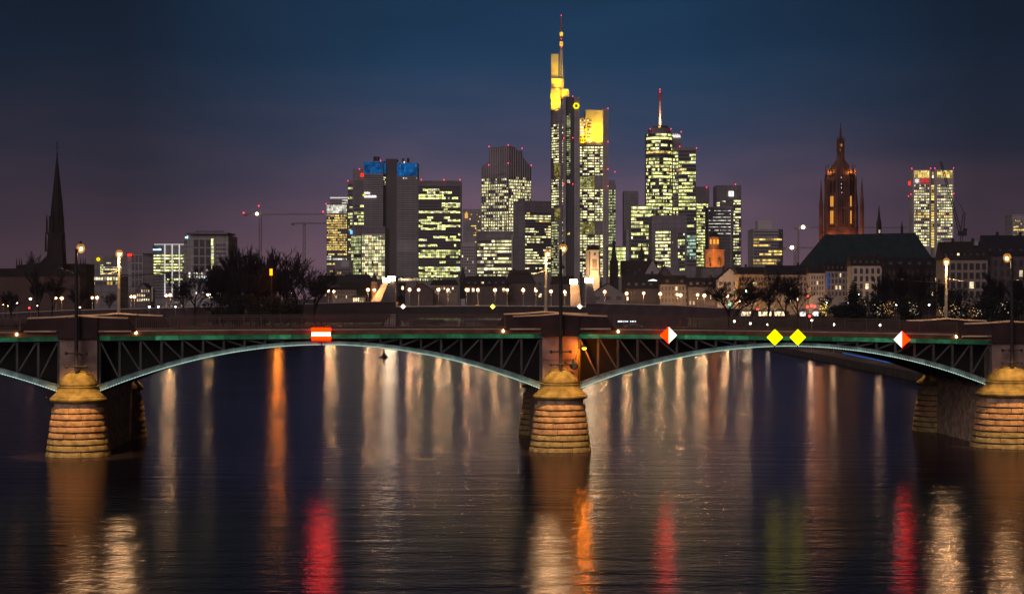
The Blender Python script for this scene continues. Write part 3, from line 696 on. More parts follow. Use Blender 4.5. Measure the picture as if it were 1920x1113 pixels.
while px < 996:
    x, y = T.pt(px, dyf(px)-.8); y0 = topy(px)
    b = MB(); b.box(x-.32, x+.32, y-.2, y+.5, wz(445, T.Y), wz(y0+.5, T.Y)); b.build('rib', CONC_L, T.t); px += 4.25
P_ = [(333, 338, .5), (338, 350, .8), (350, 360, .72), (360, 372, .65), (372, 400, .68), (400, 436, .82)]
T.face((902.5, 13.9), (952.5, .2), 333, 436, 18, 24, 0, 'cream', .7, .66, .62, pat=P_, dark=GLASS); T.face((953.5, .2), (995.5, 23.8), 330, 436, 18, 20, 0, 'cream', .7, .66, .62, pat=[(330, 338, .3)]+P_[1:], dark=GLASS)
T.panel(902, 953, 323.2, 324.6, CONC_M, 'band', dy=-.2, th=.4)
T.block([(968, 26), (980, 26)], 279, 14, CONC_D, 'rooftop_box', 310)
for a, y in ((917, 275), (953, 272), (979, 278), (996, 310), (916.5, 309), (953, 306)): T.beacon(a, y, dy=-2)
T.finish()
# 8
T = TW('office_block', 'low dark block with bright rows of windows, at the foot of the finned tower', 'building', 1400)
T.block([(893, 0), (962, 0)], 433, 35, CONC_D); T.face((895, 0), (961, 0), 449, 520, 11, 22, .74, 'cream', .8, .55, .78)
T.panel(959, 961.2, 440, 515, CONC_L, 'light_edge', dy=-.4); T.ring(911, 504, 2.4, SIGNW, n=10, k=.4); T.finish()
# 9
T = TW('office_tower', 'dark slab tower with a blank left flank and cream windows, beside the tallest tower', 'tower', 1600)
T.block([(963, 16), (984, 0), (1033, 12)], 376, 40, CONC_D)
T.face((984.5, .2), (1032.5, 11.9), 397, 515, 24, 17, 0, 'yellow', .86, .52, .84, pat=[(397, 404, .2), (404, 412, .65, 'cream'), (412, 425, .12), (425, 434, .6, 'cream'), (434, 442, .35), (442, 447, .7, 'cream'), (447, 515, .55, 'cream')]); T.finish()
# 10 tallest tower
T = TW('skyscraper', 'tallest skyscraper with a yellow floodlit crown and a red lit mast', 'tower', 1900)
Y0 = 1900
T.block([(1034, 10), (1038, 5), (1045, 1), (1052, 0), (1057, 0)], 205, 40, CONC_D, 'left_wing'); T.block([(1056, -9), (1061, -9), (1061.2, -7.5)], 183, 20, CONC, 'pillar'); T.block([(1061, -6), (1077, -6)], 183, 14, mat('dark_glass_shaft', (.08, .07, .075), .4), 'shaft')
T.block([(1076.8, -7.5), (1077, -9), (1087, -9)], 184, 30, CONC, 'pillar'); T.block([(1087, 0), (1131, 0)], 272, 40, CONC_D, 'right_wing'); T.block([(1131, -9), (1141, -6)], 205, 45, CONC_L, 'pillar')
T.block([(1087, 10), (1131, 10)], 220, 28, YELLOWLIT, 'crown_wall', 272); cw_ = T.block([(1098, 7), (1115, 6)], 205, 30, YELLOWLIT, 'crown_wall', 272); T.block([(1115, 6.5), (1131, 6.5)], 205.6, 30, YELLOWLIT, 'crown_wall', 272)
for a, c, e, f in ((1034.5, 9.7, 1038, 5), (1038, 5, 1045, 1), (1045, 1, 1056, 0)):
    T.face((a, c), (e, f), 232, 518, 58, 2 if e < 1050 else 4, 0, 'cream', .82, .55, .7, pat=[(232, 306, .75), (306, 338, .0), (338, 388, .78), (388, 415, 0), (415, 518, .8, 'dimgreen')])
    T.face((a, c-.3), (e, f-.3), 308, 336, 1, 1, 1, 'dimgreen', .9, .95, dark=None, out=.02) if False else None
SG = litwin('sky_garden_glow', (.50, .40, .08), (.38, .32, .10), .34, 1.6)
T.panel(1039, 1051, 307, 336, SG, 'sky_garden', dy=.2, th=1.2); T.panel(1040, 1051, 390, 413, SG, 'sky_garden', dy=.2, th=1.2)
T.face((1062.5, -6), (1066.5, -6), 214, 330, 32, 1, .8, 'dimgreen', .9, .5, .6); T.face((1066.8, -6), (1069.5, -6), 214, 330, 32, 1, .8, 'dimgreen', .9, .5, .6); T.face((1062.5, -6), (1069.5, -6), 336, 345, 1, 1, 1, 'warm', .8, .6); T.face((1062.5, -6), (1069.5, -6), 434, 442, 1, 1, 1, 'yellow', .6, .5)
pt_ = [(272, 330, .86, 'cream'), (330, 355, 0), (355, 415, .84, 'cream'), (415, 440, 0), (440, 520, .84, 'cream')]
for a, c, k in ((1087.3, 1091.5, 1), (1092.5, 1101, 3), (1102, 1114, 4), (1115.5, 1124, 3), (1125.5, 1130.5, 1)): T.face((a, 0), (c, 0), 274, 520, 49, k, 0, 'cream', .86, .6, .7, pat=pt_, skip=lambda i, j: 274+246*(j+.5)/49 > 330 and 274+246*(j+.5)/49 < 355 or 415 < 274+246*(j+.5)/49 < 440)
for y0, y1 in ((331, 354), (416, 439)):
    T.panel(1087.3, 1115, y0, y1, SG, 'sky_garden', dy=-.2, th=.5); T.face((1088, -.3), (1114, -.3), y0, y1, 5, 8, .7, 'dimgreen', .8, .6, .4, dark=None); T.panel(1116, 1130.5, y0, y1, CONC_M, 'garden_wall', dy=-.2, th=.5)
T.face((1087.3, 10), (1097.5, 10), 222, 271, 8, 3, .75, 'warm', .8, .55, .4, dark=GLASS2); T.face((1101, 6.5), (1114, 6.5), 222, 265, 7, 4, .75, 'warm', .82, .5, .4, dark=GLASS2)
T.block([(1114.3, 5.5), (1115.6, 5.5)], 207, 2, YELLOWLIT, 'crown_fin', 271)
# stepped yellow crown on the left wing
T.block([(1033, 5), (1051, 5)], 165, 25, YELLOWLIT, 'crown_step', 206); T.block([(1051, 8), (1067, 8)], 165.5, 22, YELLOWLIT, 'crown_step', 184); T.block([(1033.5, 9), (1057, 9)], 145, 18, YELLOWLIT, 'crown_step', 166); T.block([(1033.5, 13), (1047, 13)], 98, 10, YELLOWLIT, 'crown_fin', 146)
# lattice mast
mx_, my_ = T.pt(1052.5, 16)
b = MB(); k_ = 1900/F
for s_ in (-1, 1):
    for q_ in (-1, 1): b.tube((mx_+s_*3*k_, my_+q_*1.6, wz(146, Y0)), (mx_+s_*1.6*k_, my_+q_*.8, wz(88, Y0)), .42, .34, 5)
for j in range(9):
    y0 = 146-58*j/9; y1 = 146-58*(j+1)/9; r0, r1 = 3-1.4*j/9, 3-1.4*(j+1)/9; sg = 1 if j % 2 else -1
    b.tube((mx_-sg*r0*k_, my_-1.4, wz(y0, Y0)), (mx_+sg*r1*k_, my_-1.4, wz(y1, Y0)), .32, n=5); b.tube((mx_-r0*k_, my_-1.4, wz(y0, Y0)), (mx_+r0*k_, my_-1.4, wz(y0, Y0)), .3, n=5)
MASTM = mat('mast_steel', (.5, .42, .35), .6); mast = b.build('lattice_mast', MASTM, T.t)
b = MB(); b.lathe((mx_, my_, 0), [(1.0, wz(88, Y0)), (.95, wz(60, Y0)), (.8, wz(45, Y0)), (.65, wz(26, Y0)), (.3, wz(24, Y0))], 8); b.build('antenna', mat('red_mast_paint', (.4, .12, .10), .6), mast)
for y0, y1 in ((56, 64), (74, 83)):
    b = MB(); b.lathe((mx_, my_, 0), [(1.2, wz(y1, Y0)), (1.7, wz(y1-1.5, Y0)), (1.7, wz(y0+1.5, Y0)), (1.0, wz(y0, Y0))], 10); b.build('lit_platform', litwin('platform_glow', (1, .55, .02), (1, .75, .1), 1.1, .9), mast)
for y in (25, 69, 85): T.beacon(1052.5, y, dy=14)
e = T.ring(1080.5, 198.5, 6.3, em('emblem_yellow', (1.0, .85, 0), 1.7), dy=-10, n=6, k=.52); x, y = T.pt(1080.5, -10.2); z = wz(198.5, Y0-10); R = 2.6*Y0/F
b = MB(); b.wall([(x-R*.9, z-R*.7), (x+R*.9, z-R*.7), (x, z+R)], y, y+.4); b.build('emblem_triangle', BLACK, e)
T.panel(1032, 1034, 176, 186, SIGNY, 'side_emblem', dy=3); T.beacon(1074, 182, dy=-8)
for a, y in ((1057, 261), (1074, 260), (1057, 346), (1074, 346), (1140, 205), (1140, 267), (1140, 318), (1140, 350)): T.beacon(a, y, dy=-11)
# yellow floodlights standing on the ledges, shining up the crown
def flood(T, px, py, dy, power, tx, ty, tdy, color=(1.0, .55, .02), size=8, spread=100, vert=False):
    l = bpy.data.lights.new('crown_floodlight', 'AREA'); l.energy = power; l.color = color; l.size = size; l.shape = 'RECTANGLE'; l.size_y = 1.2; l.spread = math.radians(spread)
    o = bpy.data.objects.new('crown_floodlight', l); COL.objects.link(o); o.parent = T.t
    a = Vector((wx(px, T.Y+dy), T.Y+dy, wz(py, T.Y))); c = Vector((wx(tx, T.Y+tdy), T.Y+tdy, wz(ty, T.Y)))
    o.location = a-ORG[T.t.name]; o.rotation_euler = (c-a).to_track_quat('-Z', 'X').to_euler()
YL = (1.0, .64, .01)
flood(T, 1123, 271, 0, 11000, 1123, 234, 7, YL, 8); flood(T, 1106, 271, 0, 6500, 1106, 238, 7, YL, 8); flood(T, 1092, 270.5, 5, 1800, 1092, 240, 11, YL, 5)
flood(T, 1042, 205, -4, 5400, 1042, 178, 5, YL, 9); flood(T, 1059, 182, 2, 1700, 1059, 170, 8, YL, 8); flood(T, 1045, 164, 2, 2600, 1045, 146, 9, YL, 11); flood(T, 1040, 144, 8, 380, 1040, 122, 13, YL, 7); flood(T, 1053, 144, 9, 1000, 1053, 120, 16, YL, 5)
T.finish()
# 11, 12
T = TW('office_tower', 'thin tower with dense greenish windows peeping out right of the tallest tower', 'tower', 2300)
T.block([(1139, 0), (1155, 0)], 345, 30, CONC_M); T.face((1141, 0), (1154.5, 0), 355, 485, 24, 4, .85, 'dimgreen', .75, .6, .5); T.beacon(1153, 322, r=.5); T.block([(1143, 5), (1153, 5)], 337, 15, CONC_M, 'setback', 346); T.finish()
T = TW('office_block', 'low green lit glass block behind the slim church spire', 'building', 1500)
T.block([(1140, 0), (1174, 0)], 461, 25, CONC_M); T.face((1141, 0), (1173, 0), 463, 520, 8, 10, .9, 'green', .86, .75, .6); T.finish()
T = TW('office_tower', 'plain unlit slab standing right of the thin greenish tower', 'tower', 2300)
T.block([(1170, 0), (1197, 0)], 358, 30, CONC_M); T.face((1171, 0), (1196, 0), 362, 430, 17, 1, 0, 'cream', .96, .25, dark=CONC_D); T.finish()
T = TW('office_block', 'plain pale unlit block before the unlit slab tower', 'building', 1900)
T.block([(1174, 0), (1203, 0)], 430, 30, CONC); T.finish()
T = TW('office_block', 'bright glass block with uneven lit floors, left of the round tower', 'building', 1800)
T.block([(1183, 0), (1222, 0)], 385, 30, CONC_M)
T.face((1183.5, 0), (1221.5, 0), 386, 505, 17, 12, 0, 'green', .86, .66, .8, pat=[(386, 393, .8, 'cream'), (393, 401, .55), (401, 409, .95), (409, 505, .66)]); T.finish()
# 14 round tower with antenna
T = TW('round_tower', 'round topped lit tower with a square wing and a red and white antenna', 'tower', 1850)
ry = 24
pts = [(1236-24*math.cos(a), -24*.52*math.sin(a)) for a in [math.pi*i/10 for i in range(11)]]
T.block(pts, 250, 20, CONC_D); pts2 = [(1237-20*math.cos(a), -20*.5*math.sin(a)) for a in [math.pi*i/10 for i in range(11)]]; T.block(pts2, 241, 14, CONC_D, 'drum', 251); pts3 = [(1239-14*math.cos(a), -14*.5*math.sin(a)) for a in [math.pi*i/10 for i in range(11)]]; T.block(pts3, 236.5, 10, CONC_D, 'drum', 242)
pr_ = [(250, 256, .5), (256, 265, .85), (265, 285, .5), (285, 291, .98, 'yellow'), (291, 298, .1), (298, 330, .7), (330, 350, .62), (350, 372, .62), (372, 395, .85), (395, 420, .5), (420, 440, .5)]
for i in range(10): T.face(pts[i], pts[i+1], 251, 440, 29, 3 if 1 < i < 8 else 2, 0, 'green', .86, .62, .8, pat=pr_)
for i in range(3, 8): T.face(pts3[i], pts3[i+1], 237, 241.5, 1, 2, .5, 'yellow', .8, .8)
T.block([(1256, 3), (1277, 3)], 249, 30, CONC_D, 'square_wing'); T.block([(1262, -3), (1272, -5), (1305, -5)], 277, 36, CONC_D, 'east_wing')
T.face((1262, -3), (1271.5, -4.9), 284, 500, 33, 3, .5, 'green', .84, .62, .7); T.face((1272.5, -5), (1304.5, -5), 282, 500, 33, 11, 0, 'green', .84, .62, .8, pat=[(282, 290, .3), (290, 295, .25), (295, 312, .5), (312, 350, .5), (320, 330, .8), (350, 372, .4), (372, 392, .85), (392, 405, .15), (405, 440, .45), (440, 500, .5, 'teal')])
T.face((1257, 3), (1276, 3), 285, 300, 3, 6, .5, 'yellow', .8, .6)
hb = lettering('Helaba', 5.2, (wx(1267.5, 1850), 1850+1.2, wz(254.5, 1850)), SIGNW, T.t, sx=.62)
ax, ay = T.pt(1237.5, 4); b = MB(); b.lathe((ax, ay, 0), [(1.3, wz(237, 1850)), (1.1, wz(218, 1850)), (1.0, wz(184, 1850)), (1.25, wz(182, 1850)), (.7, wz(170, 1850)), (.2, wz(168, 1850))], 8); b.build('antenna', mat('pale_antenna', (.55, .42, .38), .6), T.t)
b = MB(); b.lathe((ax, ay, 0), [(1.35, wz(190, 1850)), (1.35, wz(170.5, 1850))], 8); b.build('red_antenna_band', mat('red_antenna_paint', (.5, .06, .06), .6), T.t)
for a, y in ((1237.5, 169.5), (1237.5, 174), (1237.5, 213), (1219, 243), (1258, 243), (1277, 248.5), (1274.5, 276), (1306, 278.5), (1258, 320), (1273, 320)): T.beacon(a, y, dy=-9)
flood(T, 1240, 235, -3, 5200, 1237.5, 218, 4, (1, .5, .2), 3)
T.finish()
T = TW('office_block', 'dark angular block with bright left rows, before the round tower', 'building', 1500)
T.block([(1222, 7), (1258, 0), (1288, 0)], 403, 35, CONC_D); T.face((1224, 6.8), (1257, .2), 432, 502, 11, 13, .84, 'cream', .84, .58, .8); T.face((1271, 0), (1284, 0), 436, 508, 12, 4, .5, 'green', .8, .6, .6)
T.face((1258.5, 0), (1269, 0), 432, 502, 11, 2, .12, 'dimgreen', .3, .3, .3, dark=None); T.finish()
# 15, 16
T = TW('office_tower', 'dense greenish lit tower with a dark top, right of the round tower', 'tower', 2100)
T.block([(1303, 0), (1330, 0)], 350, 30, CONC_D); T.face((1306, 0), (1328, 0), 381, 500, 22, 7, .93, 'green', .76, .62, .5); T.beacon(1325, 351); T.finish()
T = TW('office_tower', 'dark tower with a white square slash emblem near its top', 'tower', 2200)
T.block([(1343, 5), (1350, 0), (1390, 0)], 347, 35, CONC_D)
T.face((1375, 0), (1389, 0), 374, 497, 24, 4, .78, 'cream', .72, .55, .55); T.face((1344, 4.5), (1349.5, .3), 378, 392, 3, 3, .5, 'cream'); T.face((1351, 0), (1372, 0), 376, 390, 3, 6, .25, 'dimgreen', .6, .4, .3, dark=None); T.face((1353, 0), (1388, 0), 376, 378.5, 1, 10, .9, 'cream', .9, .7)
p_ = T.panel(1366.5, 1375.5, 358.5, 368, SIGNW, 'emblem_panel', dy=-1)
x, y = T.pt(1371, -1.3); z = wz(363.3, T.Y); k = T.Y/F
b = MB()
for a, c in (((-3.3, -3.6), (3.3, -3.0)), ((-3.3, 3.0), (3.3, 3.6)), ((-3.6, -3.6), (-3.0, 3.6)), ((3.0, -3.6), (3.6, 3.6))): pass
b.wall([(x-2.2*k, z-2.6*k), (x-.6*k, z-2.6*k), (x+2.2*k, z+2.6*k), (x+.6*k, z+2.6*k)], y, y+.3); b.build('emblem_slash', mat('emblem_blue', (.01, .02, .08), .5), p_)
T.beacon(1379, 345.5); T.finish()
T = TW('office_tower', 'dark tower ruled with thin white light lines, before the slash emblem tower', 'tower', 1900)
T.block([(1328, 0), (1373, 0)], 388, 30, CONC_D); T.face((1329, 0), (1371, 0), 392, 447, 9, 16, .55, 'white', .95, .18, .85, dark=None); T.face((1329, 0), (1372, 0), 392, 500, 18, 12, 0, 'white', .8, .6, dark=GLASS2, out=.05)
for a in (1328.6, 1370.5): T.panel(a-.5, a+.5, 388, 500, CONC_L, 'light_edge', dy=-.6)
T.panel(1328, 1373, 387.6, 389.2, CONC_L, 'roof_edge'); T.finish()
# 17
T = TW('office_tower', 'pale block with wide amber bands, standing alone left of the cathedral tower', 'tower', 1700)
T.block([(1412, 0), (1460, 0), (1468, 8)], 429, 30, CONC); T.block([(1421, 6), (1447, 6)], 413, 18, CONC_L, 'roof_box', 430); T.face((1413, 0), (1466, 0), 446, 496, 9, 15, .72, 'yellow', .92, .55, .82, dark=GLASS2); T.face((1413, 0), (1466, 0), 432, 443, 2, 1, 0, 'yellow', .97, .4, dark=GLASS2); T.finish()
# 18 red lettered tower
T = TW('office_tower', 'brightly lit pale tower with red lettering and a lit crown, right of the cathedral', 'tower', 1700)
T.block([(1707, 8), (1712, 0), (1745, 0)], 318, 6, CONC_L); T.block([(1745, 4), (1753, 4)], 322, 28, CONC_M, 'groove'); T.block([(1753, 0), (1788, 0)], 318, 14, CONC_L)
for a, c in ((1714, 1742.5), (1757, 1786)):
    T.face((a, 0), (c, 0), 320, 333.5, 1, 9, 1, 'yellow', .74, .98); T.face((a, 0), (c, 0), 345, 462, 22, 9, 0, 'cream', .56, .56, .62, pat=[(345, 356, .7 if a > 1750 else .9), (356, 462, .87), (398, 408, .95, 'yellow')])
T.face((1746, 4), (1752, 4), 346, 464, 24, 2, .93, 'yellow', .86, .7, .5); T.face((1746, 4), (1752, 4), 321, 334, 2, 1, .9, 'warm', .5, .8)
L_ = lettering('UBS', 5.2, (wx(1732.5, 1700), 1698.9, wz(339.3, 1700)), em('red_lettering_light', (1.0, .015, .01), 1.1), T.t)
x, y = T.pt(1719.5, -1); z = wz(339.3, 1700); k = 1700/F; b = MB()
for i in range(3): 
    t = math.pi*i/3+math.pi/2; b.tube((x-4.2*k*math.cos(t), y, z-4.2*k*math.sin(t)), (x+4.2*k*math.cos(t), y, z+4.2*k*math.sin(t)), .42, n=5)
    for s_ in (-1, 1): b.ball((x+s_*3.4*k*math.cos(t), y, z+s_*3.4*k*math.sin(t)), .5, 6)
b.build('keys_emblem', em('emblem_white', (1, .95, .9), 1.2), T.t)
T.panel(1703.5, 1706.5, 340, 347, SIGNR, 'side_sign', dy=7.5)
for a, y in ((1709.5, 316), (1745, 315.5), (1753, 315.5), (1788, 315), (1708, 364), (1703.5, 367.5), (1788.5, 363)): T.beacon(a, y, dy=-2)
T.finish()
T = TW('office_tower', 'small dim tower with a few amber windows at the right frame edge', 'tower', 1700)
T.block([(1898, 0), (1940, 0)], 402, 25, CONC); T.face((1900, 0), (1930, 0), 411, 445, 6, 9, .5, 'yellow', .7, .5, .5, dark=None); T.finish()
# ---------------------------------------------------------------- left group
T = TW('office_block', 'wide dim office block with a yellow ring emblem, right of the dark church', 'building', 1250)
T.block([(171, 0), (242, 0)], 479, 25, CONC_D); T.face((188, 0), (228, 0), 491, 519, 7, 14, 0, 'cream', .7, .5, .7, pat=[(491, 500, .25), (500, 519, .7)], dark=None); T.face((173, 0), (177, 0), 490, 520, 7, 1, .8, 'white', .3, .4, dark=None); T.ring(184, 486, 3.2, SIGNY, n=12, k=.5); T.finish()
T = TW('office_block', 'low block with two rows of yellow windows before the yellow ring emblem block', 'building', 1100)
T.block([(160, 0), (224, 0)], 514, 25, CONC_D); T.face((162, 0), (222, 0), 518, 535, 2, 11, 0, 'yellow', .72, .62, .5, pat=[(518, 526, .95, 'cream'), (526, 536, .55)]); T.finish()
T = TW('office_block', 'grey concrete block with dark panels and a red sign, left of the dark glass block', 'building', 1150)
T.block([(238, 0), (268, 0), (290, 6)], 474, 30, CONC); T.face((246, 0), (267, 0), 477, 540, 4, 3, 0, 'white', .7, .82, dark=GLASS2); T.panel(237, 290, 473, 475, CONC_D, 'roof_edge', dy=-.8, th=8); T.scribble(239.5, 247.5, 474.5, 480, SIGNR, 4, dy=-1.4); T.finish()
T = TW('glass_office', 'dark glass office block striped by three white vertical light lines', 'building', 1100)
T.block([(286, 8), (290, 0), (346, 0)], 458, 30, CONC_D)
T.face((288, 0), (345, 0), 476, 560, 15, 18, 0, 'green', .84, .5, .84, dark=GLASS, pat=[(476, 482, .95, 'cream'), (482, 500, .7), (500, 512, .45), (512, 525, .15), (525, 545, .3)])
for a in (309, 322.7, 336): T.panel(a-.9, a+.9, 458, 556, WHITESTRIP, 'light_line', dy=-1)
T.panel(289, 346, 457.4, 458.6, WHITESTRIP, 'roof_light_line', dy=-1); T.scribble(287, 303, 465, 469.5, SIGNC, 7, dy=-1.2); T.panel(287, 304, 463, 471.5, mat('sign_board_blue', (.02, .07, .12), .5), 'signboard', dy=-.7); T.finish()
T = TW('office_block', 'pale framed block with an overhanging roof and a yellow lit stair strip', 'building', 1080)
T.block([(345, 6), (352, 0), (428, 0)], 441, 30, CONC); T.panel(350, 427, 435.5, 439, CONC_D, 'overhanging_roof', dy=-3, th=30); T.panel(366, 420, 433, 434.5, DARKSTEEL, 'roof_rail', dy=2, th=.6)
for i in range(3): T.face((363+i*11.5, 0), (372+i*11.5, 0), 448, 512, 4, 1, 0, 'white', .96, .84, dark=GLASS)
T.face((396, 0), (400, 0), 447, 521, 11, 1, 1, 'green', .98, .82); T.face((345.5, 5.6), (351.5, .4), 450, 540, 11, 1, 0, 'white', .9, .5, dark=GLASS2)
T.face((404, 0), (424, 0), 455, 560, 13, 6, .1, 'cream', .6, .5, .3); T.face((353, 0), (395, 0), 503, 522, 3, 9, .55, 'white', .5, .6, .5, dark=None); T.face((380, 0), (413, 0), 524, 529, 1, 7, .8, 'blue', .6, .9, .5, dark=None); T.face((366, 0), (412, 0), 531, 560, 4, 11, .5, 'white', .55, .5, .4, dark=None)
T.scribble(347, 353, 442, 447, SIGNC, 3, dy=-1); T.finish()
T = TW('small_house', 'small gabled house with lit windows and a tall white banner', 'house', 900)
T.start(wx(268, 900)); b = MB(); x0, x1 = wx(254, 900), wx(282, 900); b.wall([(x0, 4.1), (x1, 4.1), (x1, wz(545, 900)), ((x0+x1)/2, wz(532, 900)), (x0, wz(545, 900))], 900, 912); b.build('wall', CONC_D, T.t)
b = MB(); b.wall([(x0-.3, wz(545.5, 900)), ((x0+x1)/2, wz(531.5, 900)), (x1+.3, wz(545.5, 900)), ((x0+x1)/2, wz(530.3, 900))], 899.6, 912.4); b.build('roof', BLACK, T.t)
T.face((256, 0), (281, 0), 541, 566, 3, 6, .7, 'warm', .5, .5, .4); T.panel(284, 286.5, 538, 565, mat('white_banner', (.7, .65, .55), .8), 'banner', dy=-1); T.finish()
# ================================================================ far bridge
FSTONE = mat('far_bridge_stone', (.075, .045, .045), .9, nz=.35, amt=.25)
FDARK = mat('far_bridge_girder', (.045, .032, .032), .8, nz=.3, amt=.2)
FLIT = mat('far_bridge_coping', (.50, .38, .32), .8, nz=.4, amt=.15)
YB = 700.0
FB = thing('river_bridge', (wx(920, YB), YB, 0), 'low dark bridge with slanted pylons in the middle distance', 'bridge')
def fxz(pts): return [(wx(a, YB), wz(y, YB)) for a, y in pts]
LW = [(-30, 590), (0, 588), (130, 582), (300, 578), (470, 574), (590, 569.5), (742, 565)]
RW = [(1099, 567), (1140, 570), (1270, 573), (1330, 577), (1480, 583)]
for pts in (LW, RW):
    b = MB(); q = fxz(pts); b.wall([(q[0][0], -1)]+q[::1]+[(q[-1][0], -1)] if True else q, YB, YB+16); b.build('approach_wall', FSTONE, FB)
    b = MB(); t_ = [(x, z+.02) for x, z in q]; b.wall(t_+[(x, z+.28) for x, z in t_[::-1]], YB-.3, YB+.5); b.build('coping', FLIT, FB)
b = MB(); b.wall(fxz([(742.2, 590), (742.2, 575.5), (920, 574), (1098.8, 575.5), (1098.8, 590), (920, 588)]), YB+.2, YB+15.8); b.build('center_span', FDARK, FB)
b = MB(); b.wall(fxz([(742.2, 575.4), (920, 573.9), (1098.8, 575.4), (1098.8, 573.2), (920, 571.7), (742.2, 573.2)]), YB-.2, YB+1.2); b.build('coping', FLIT, FB)
b = MB(); xx = 744
while xx < 1098:
    b.box(wx(xx, YB)-.05, wx(xx, YB)+.05, YB+.3, YB+.4, wz(573, YB), wz(566, YB)); xx += 12
for y in (566, 569.5): b.wall(fxz([(743, y+.8), (920, y-.7), (1098, y+.8), (1098, y+1.3), (920, y-.2), (743, y+1.3)]), YB+.3, YB+.36)
b.build('railing', mat('far_railing_metal', (.16, .13, .12), .6), FB)
b = MB(); b.wall(fxz([(712, 617), (735, 588), (742.1, 588), (742.1, 618)]), YB-.6, YB-.05); b.build('pier_face', FLIT, FB)
LAMPW = em('pylon_lamp', (1.0, .80, .46), 55, True)
PYL = mat('pylon_stone_lit', (.50, .33, .24), .85, nz=.4, amt=.15); PYD = mat('pylon_stone_shaded', (.17, .13, .12), .85, nz=.4, amt=.15)  # lit and shaded tones of one stone, put into the colours
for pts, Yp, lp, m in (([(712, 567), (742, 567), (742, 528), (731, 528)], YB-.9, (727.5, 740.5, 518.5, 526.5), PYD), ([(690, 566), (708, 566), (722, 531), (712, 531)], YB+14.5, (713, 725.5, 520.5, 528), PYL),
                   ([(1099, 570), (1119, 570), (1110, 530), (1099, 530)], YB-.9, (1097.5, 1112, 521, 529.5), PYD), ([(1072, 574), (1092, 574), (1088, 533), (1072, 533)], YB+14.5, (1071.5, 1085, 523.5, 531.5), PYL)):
    b = MB(); b.wall(fxz(pts), Yp, Yp+1.6); p = b.build('slanted_pylon', m, FB)
    b = MB(); x0, x1 = wx(lp[0], YB), wx(lp[1], YB); b.box(x0, x1, Yp-.3, Yp+1.9, wz(lp[3], YB), wz(lp[2], YB)); b.build('pylon_lamp', LAMPW, p)
    b = MB(); b.box(x0-.1, x1+.1, Yp-.4, Yp+2.0, wz(lp[2], YB)+.01, wz(lp[2], YB)+.25); b.build('lamp_cover', FDARK, p)
# small amber floodlight washing the rear left pylon and its foot
point('pylon_light', FB, (wx(712, YB), YB+8, wz(560, YB)), 900, (1, .5, .12), .4)
# river signs on the far bridge
for px, lab, m in ((756, 'small white diamond lamp at the left end of the far span', em('white_diamond_light', (1, .85, .7), 3, True)), (924, 'small yellow diamond lamp above the middle of the far span', em('yellow_diamond_light', (1, .95, .1), 3, True)), (1087, 'small white diamond lamp at the right end of the far span', em('white_diamond_light', (1, .85, .7), 3, True))):
    x, z = wx(px, YB), wz(574.5, YB); t = thing('navigation_lamp', (x, YB-.5, z), lab, 'sign', 'diamond lamps on the far bridge'); h = .95
    b = MB(); b.wall([(x, z-h), (x+h, z), (x, z+h), (x-h, z)], YB-.9, YB-.75); b.build('panel', m, t)
    b = MB(); b.wall([(x, z-h*.9), (x+h*.9, z), (x, z+h*.9), (x-h*.9, z)], YB-.74, YB-.31); b.build('housing', BLACK, t)
# lamps along the far bridge
def deck_y(px):
    pts = LW[:-1]+[(742, 572), (920, 571), (1099, 572)]+RW[1:]
    for (a, ya), (c, yc) in zip(pts, pts[1:]):
        if a <= px <= c: return ya+(yc-ya)*(px-a)/(c-a)
    return 580
GLOBE = em('street_globe', (1.0, .60, .25), 1300, True); GLOBE2 = em('street_globe_far', (1.0, .64, .28), 950, True)
SHELL2 = halo_shell_mat('far_lamp_halo_shell', (1.0, .40, .085), 2.2, .45)  # same added glow shell, a halo round each far globe
FPOLE = mat('far_lamp_pole', (.28, .24, .22), .6)
def ordw(i): return ['first', 'second', 'third', 'fourth', 'fifth', 'sixth', 'seventh', 'eighth', 'ninth', 'tenth', 'eleventh', 'twelfth', 'thirteenth', 'fourteenth'][i]
def bridge_lamp(px, py, near, label, k=1.0, quay=False):
    Y = YB+3 if near else YB+13; Y = 866 if quay else Y; x, z = wx(px, Y), wz(py, Y); zb = 4.4 if quay else wz(deck_y(px)-1, YB)-.5; k = 1.22 if quay else k
    t = thing('bridge_lamp', (x, Y, zb), label, 'street lamp', 'street lamps along the far bridge')
    b = MB(); b.lathe((x, Y, 0), [(.14, zb), (.09, zb+1), (.07, z-.9)], 8); b.build('pole', FPOLE, t)
    if near: point('lamp_light', t, (x, Y, z-1.3), 380, (1, .52, .2), .25)
    if quay: point('lamp_light', t, (x, Y, z-1.4), 2600, (1, .56, .24), .3)
    r = (.30 if near else .26)*k
    b = MB(); b.ball((x, Y, z), r, 10); b.build('globe', GLOBE if near else GLOBE2, t)
    b = MB(); b.ball((x, Y, z), r*2.6, 12); b.build('halo_shell', SHELL2, t)
    b = MB(); b.lathe((x, Y, z), [(r*1.3, r*2.2), (r*.4, r*2.8)], 8); b.build('globe_cap', FPOLE, t)
nl = [(116, 559), (182, 558), (252, 556), (319, 553), (395, 552), (548, 548), (616, 546), (690, 543)]
fl = [(105, 559), (173, 558), (246, 556), (312, 554), (389, 552), (527, 548.5), (626, 546), (702, 543.5)]
cn = [(768, 543), (822, 543), (875, 543), (928, 543.5), (981, 544), (1033, 546)]; cf = [(785, 543), (840, 543), (896, 543), (951, 543.5), (1005, 545), (1059, 547)]
rn = [(1134, 547), (1175, 550), (1238, 551), (1276, 553), (1321, 553.5), (1364, 555), (1400, 555.5)]; rf = [(1207, 549.5), (1270, 552), (1308, 552.5), (1354, 554)]
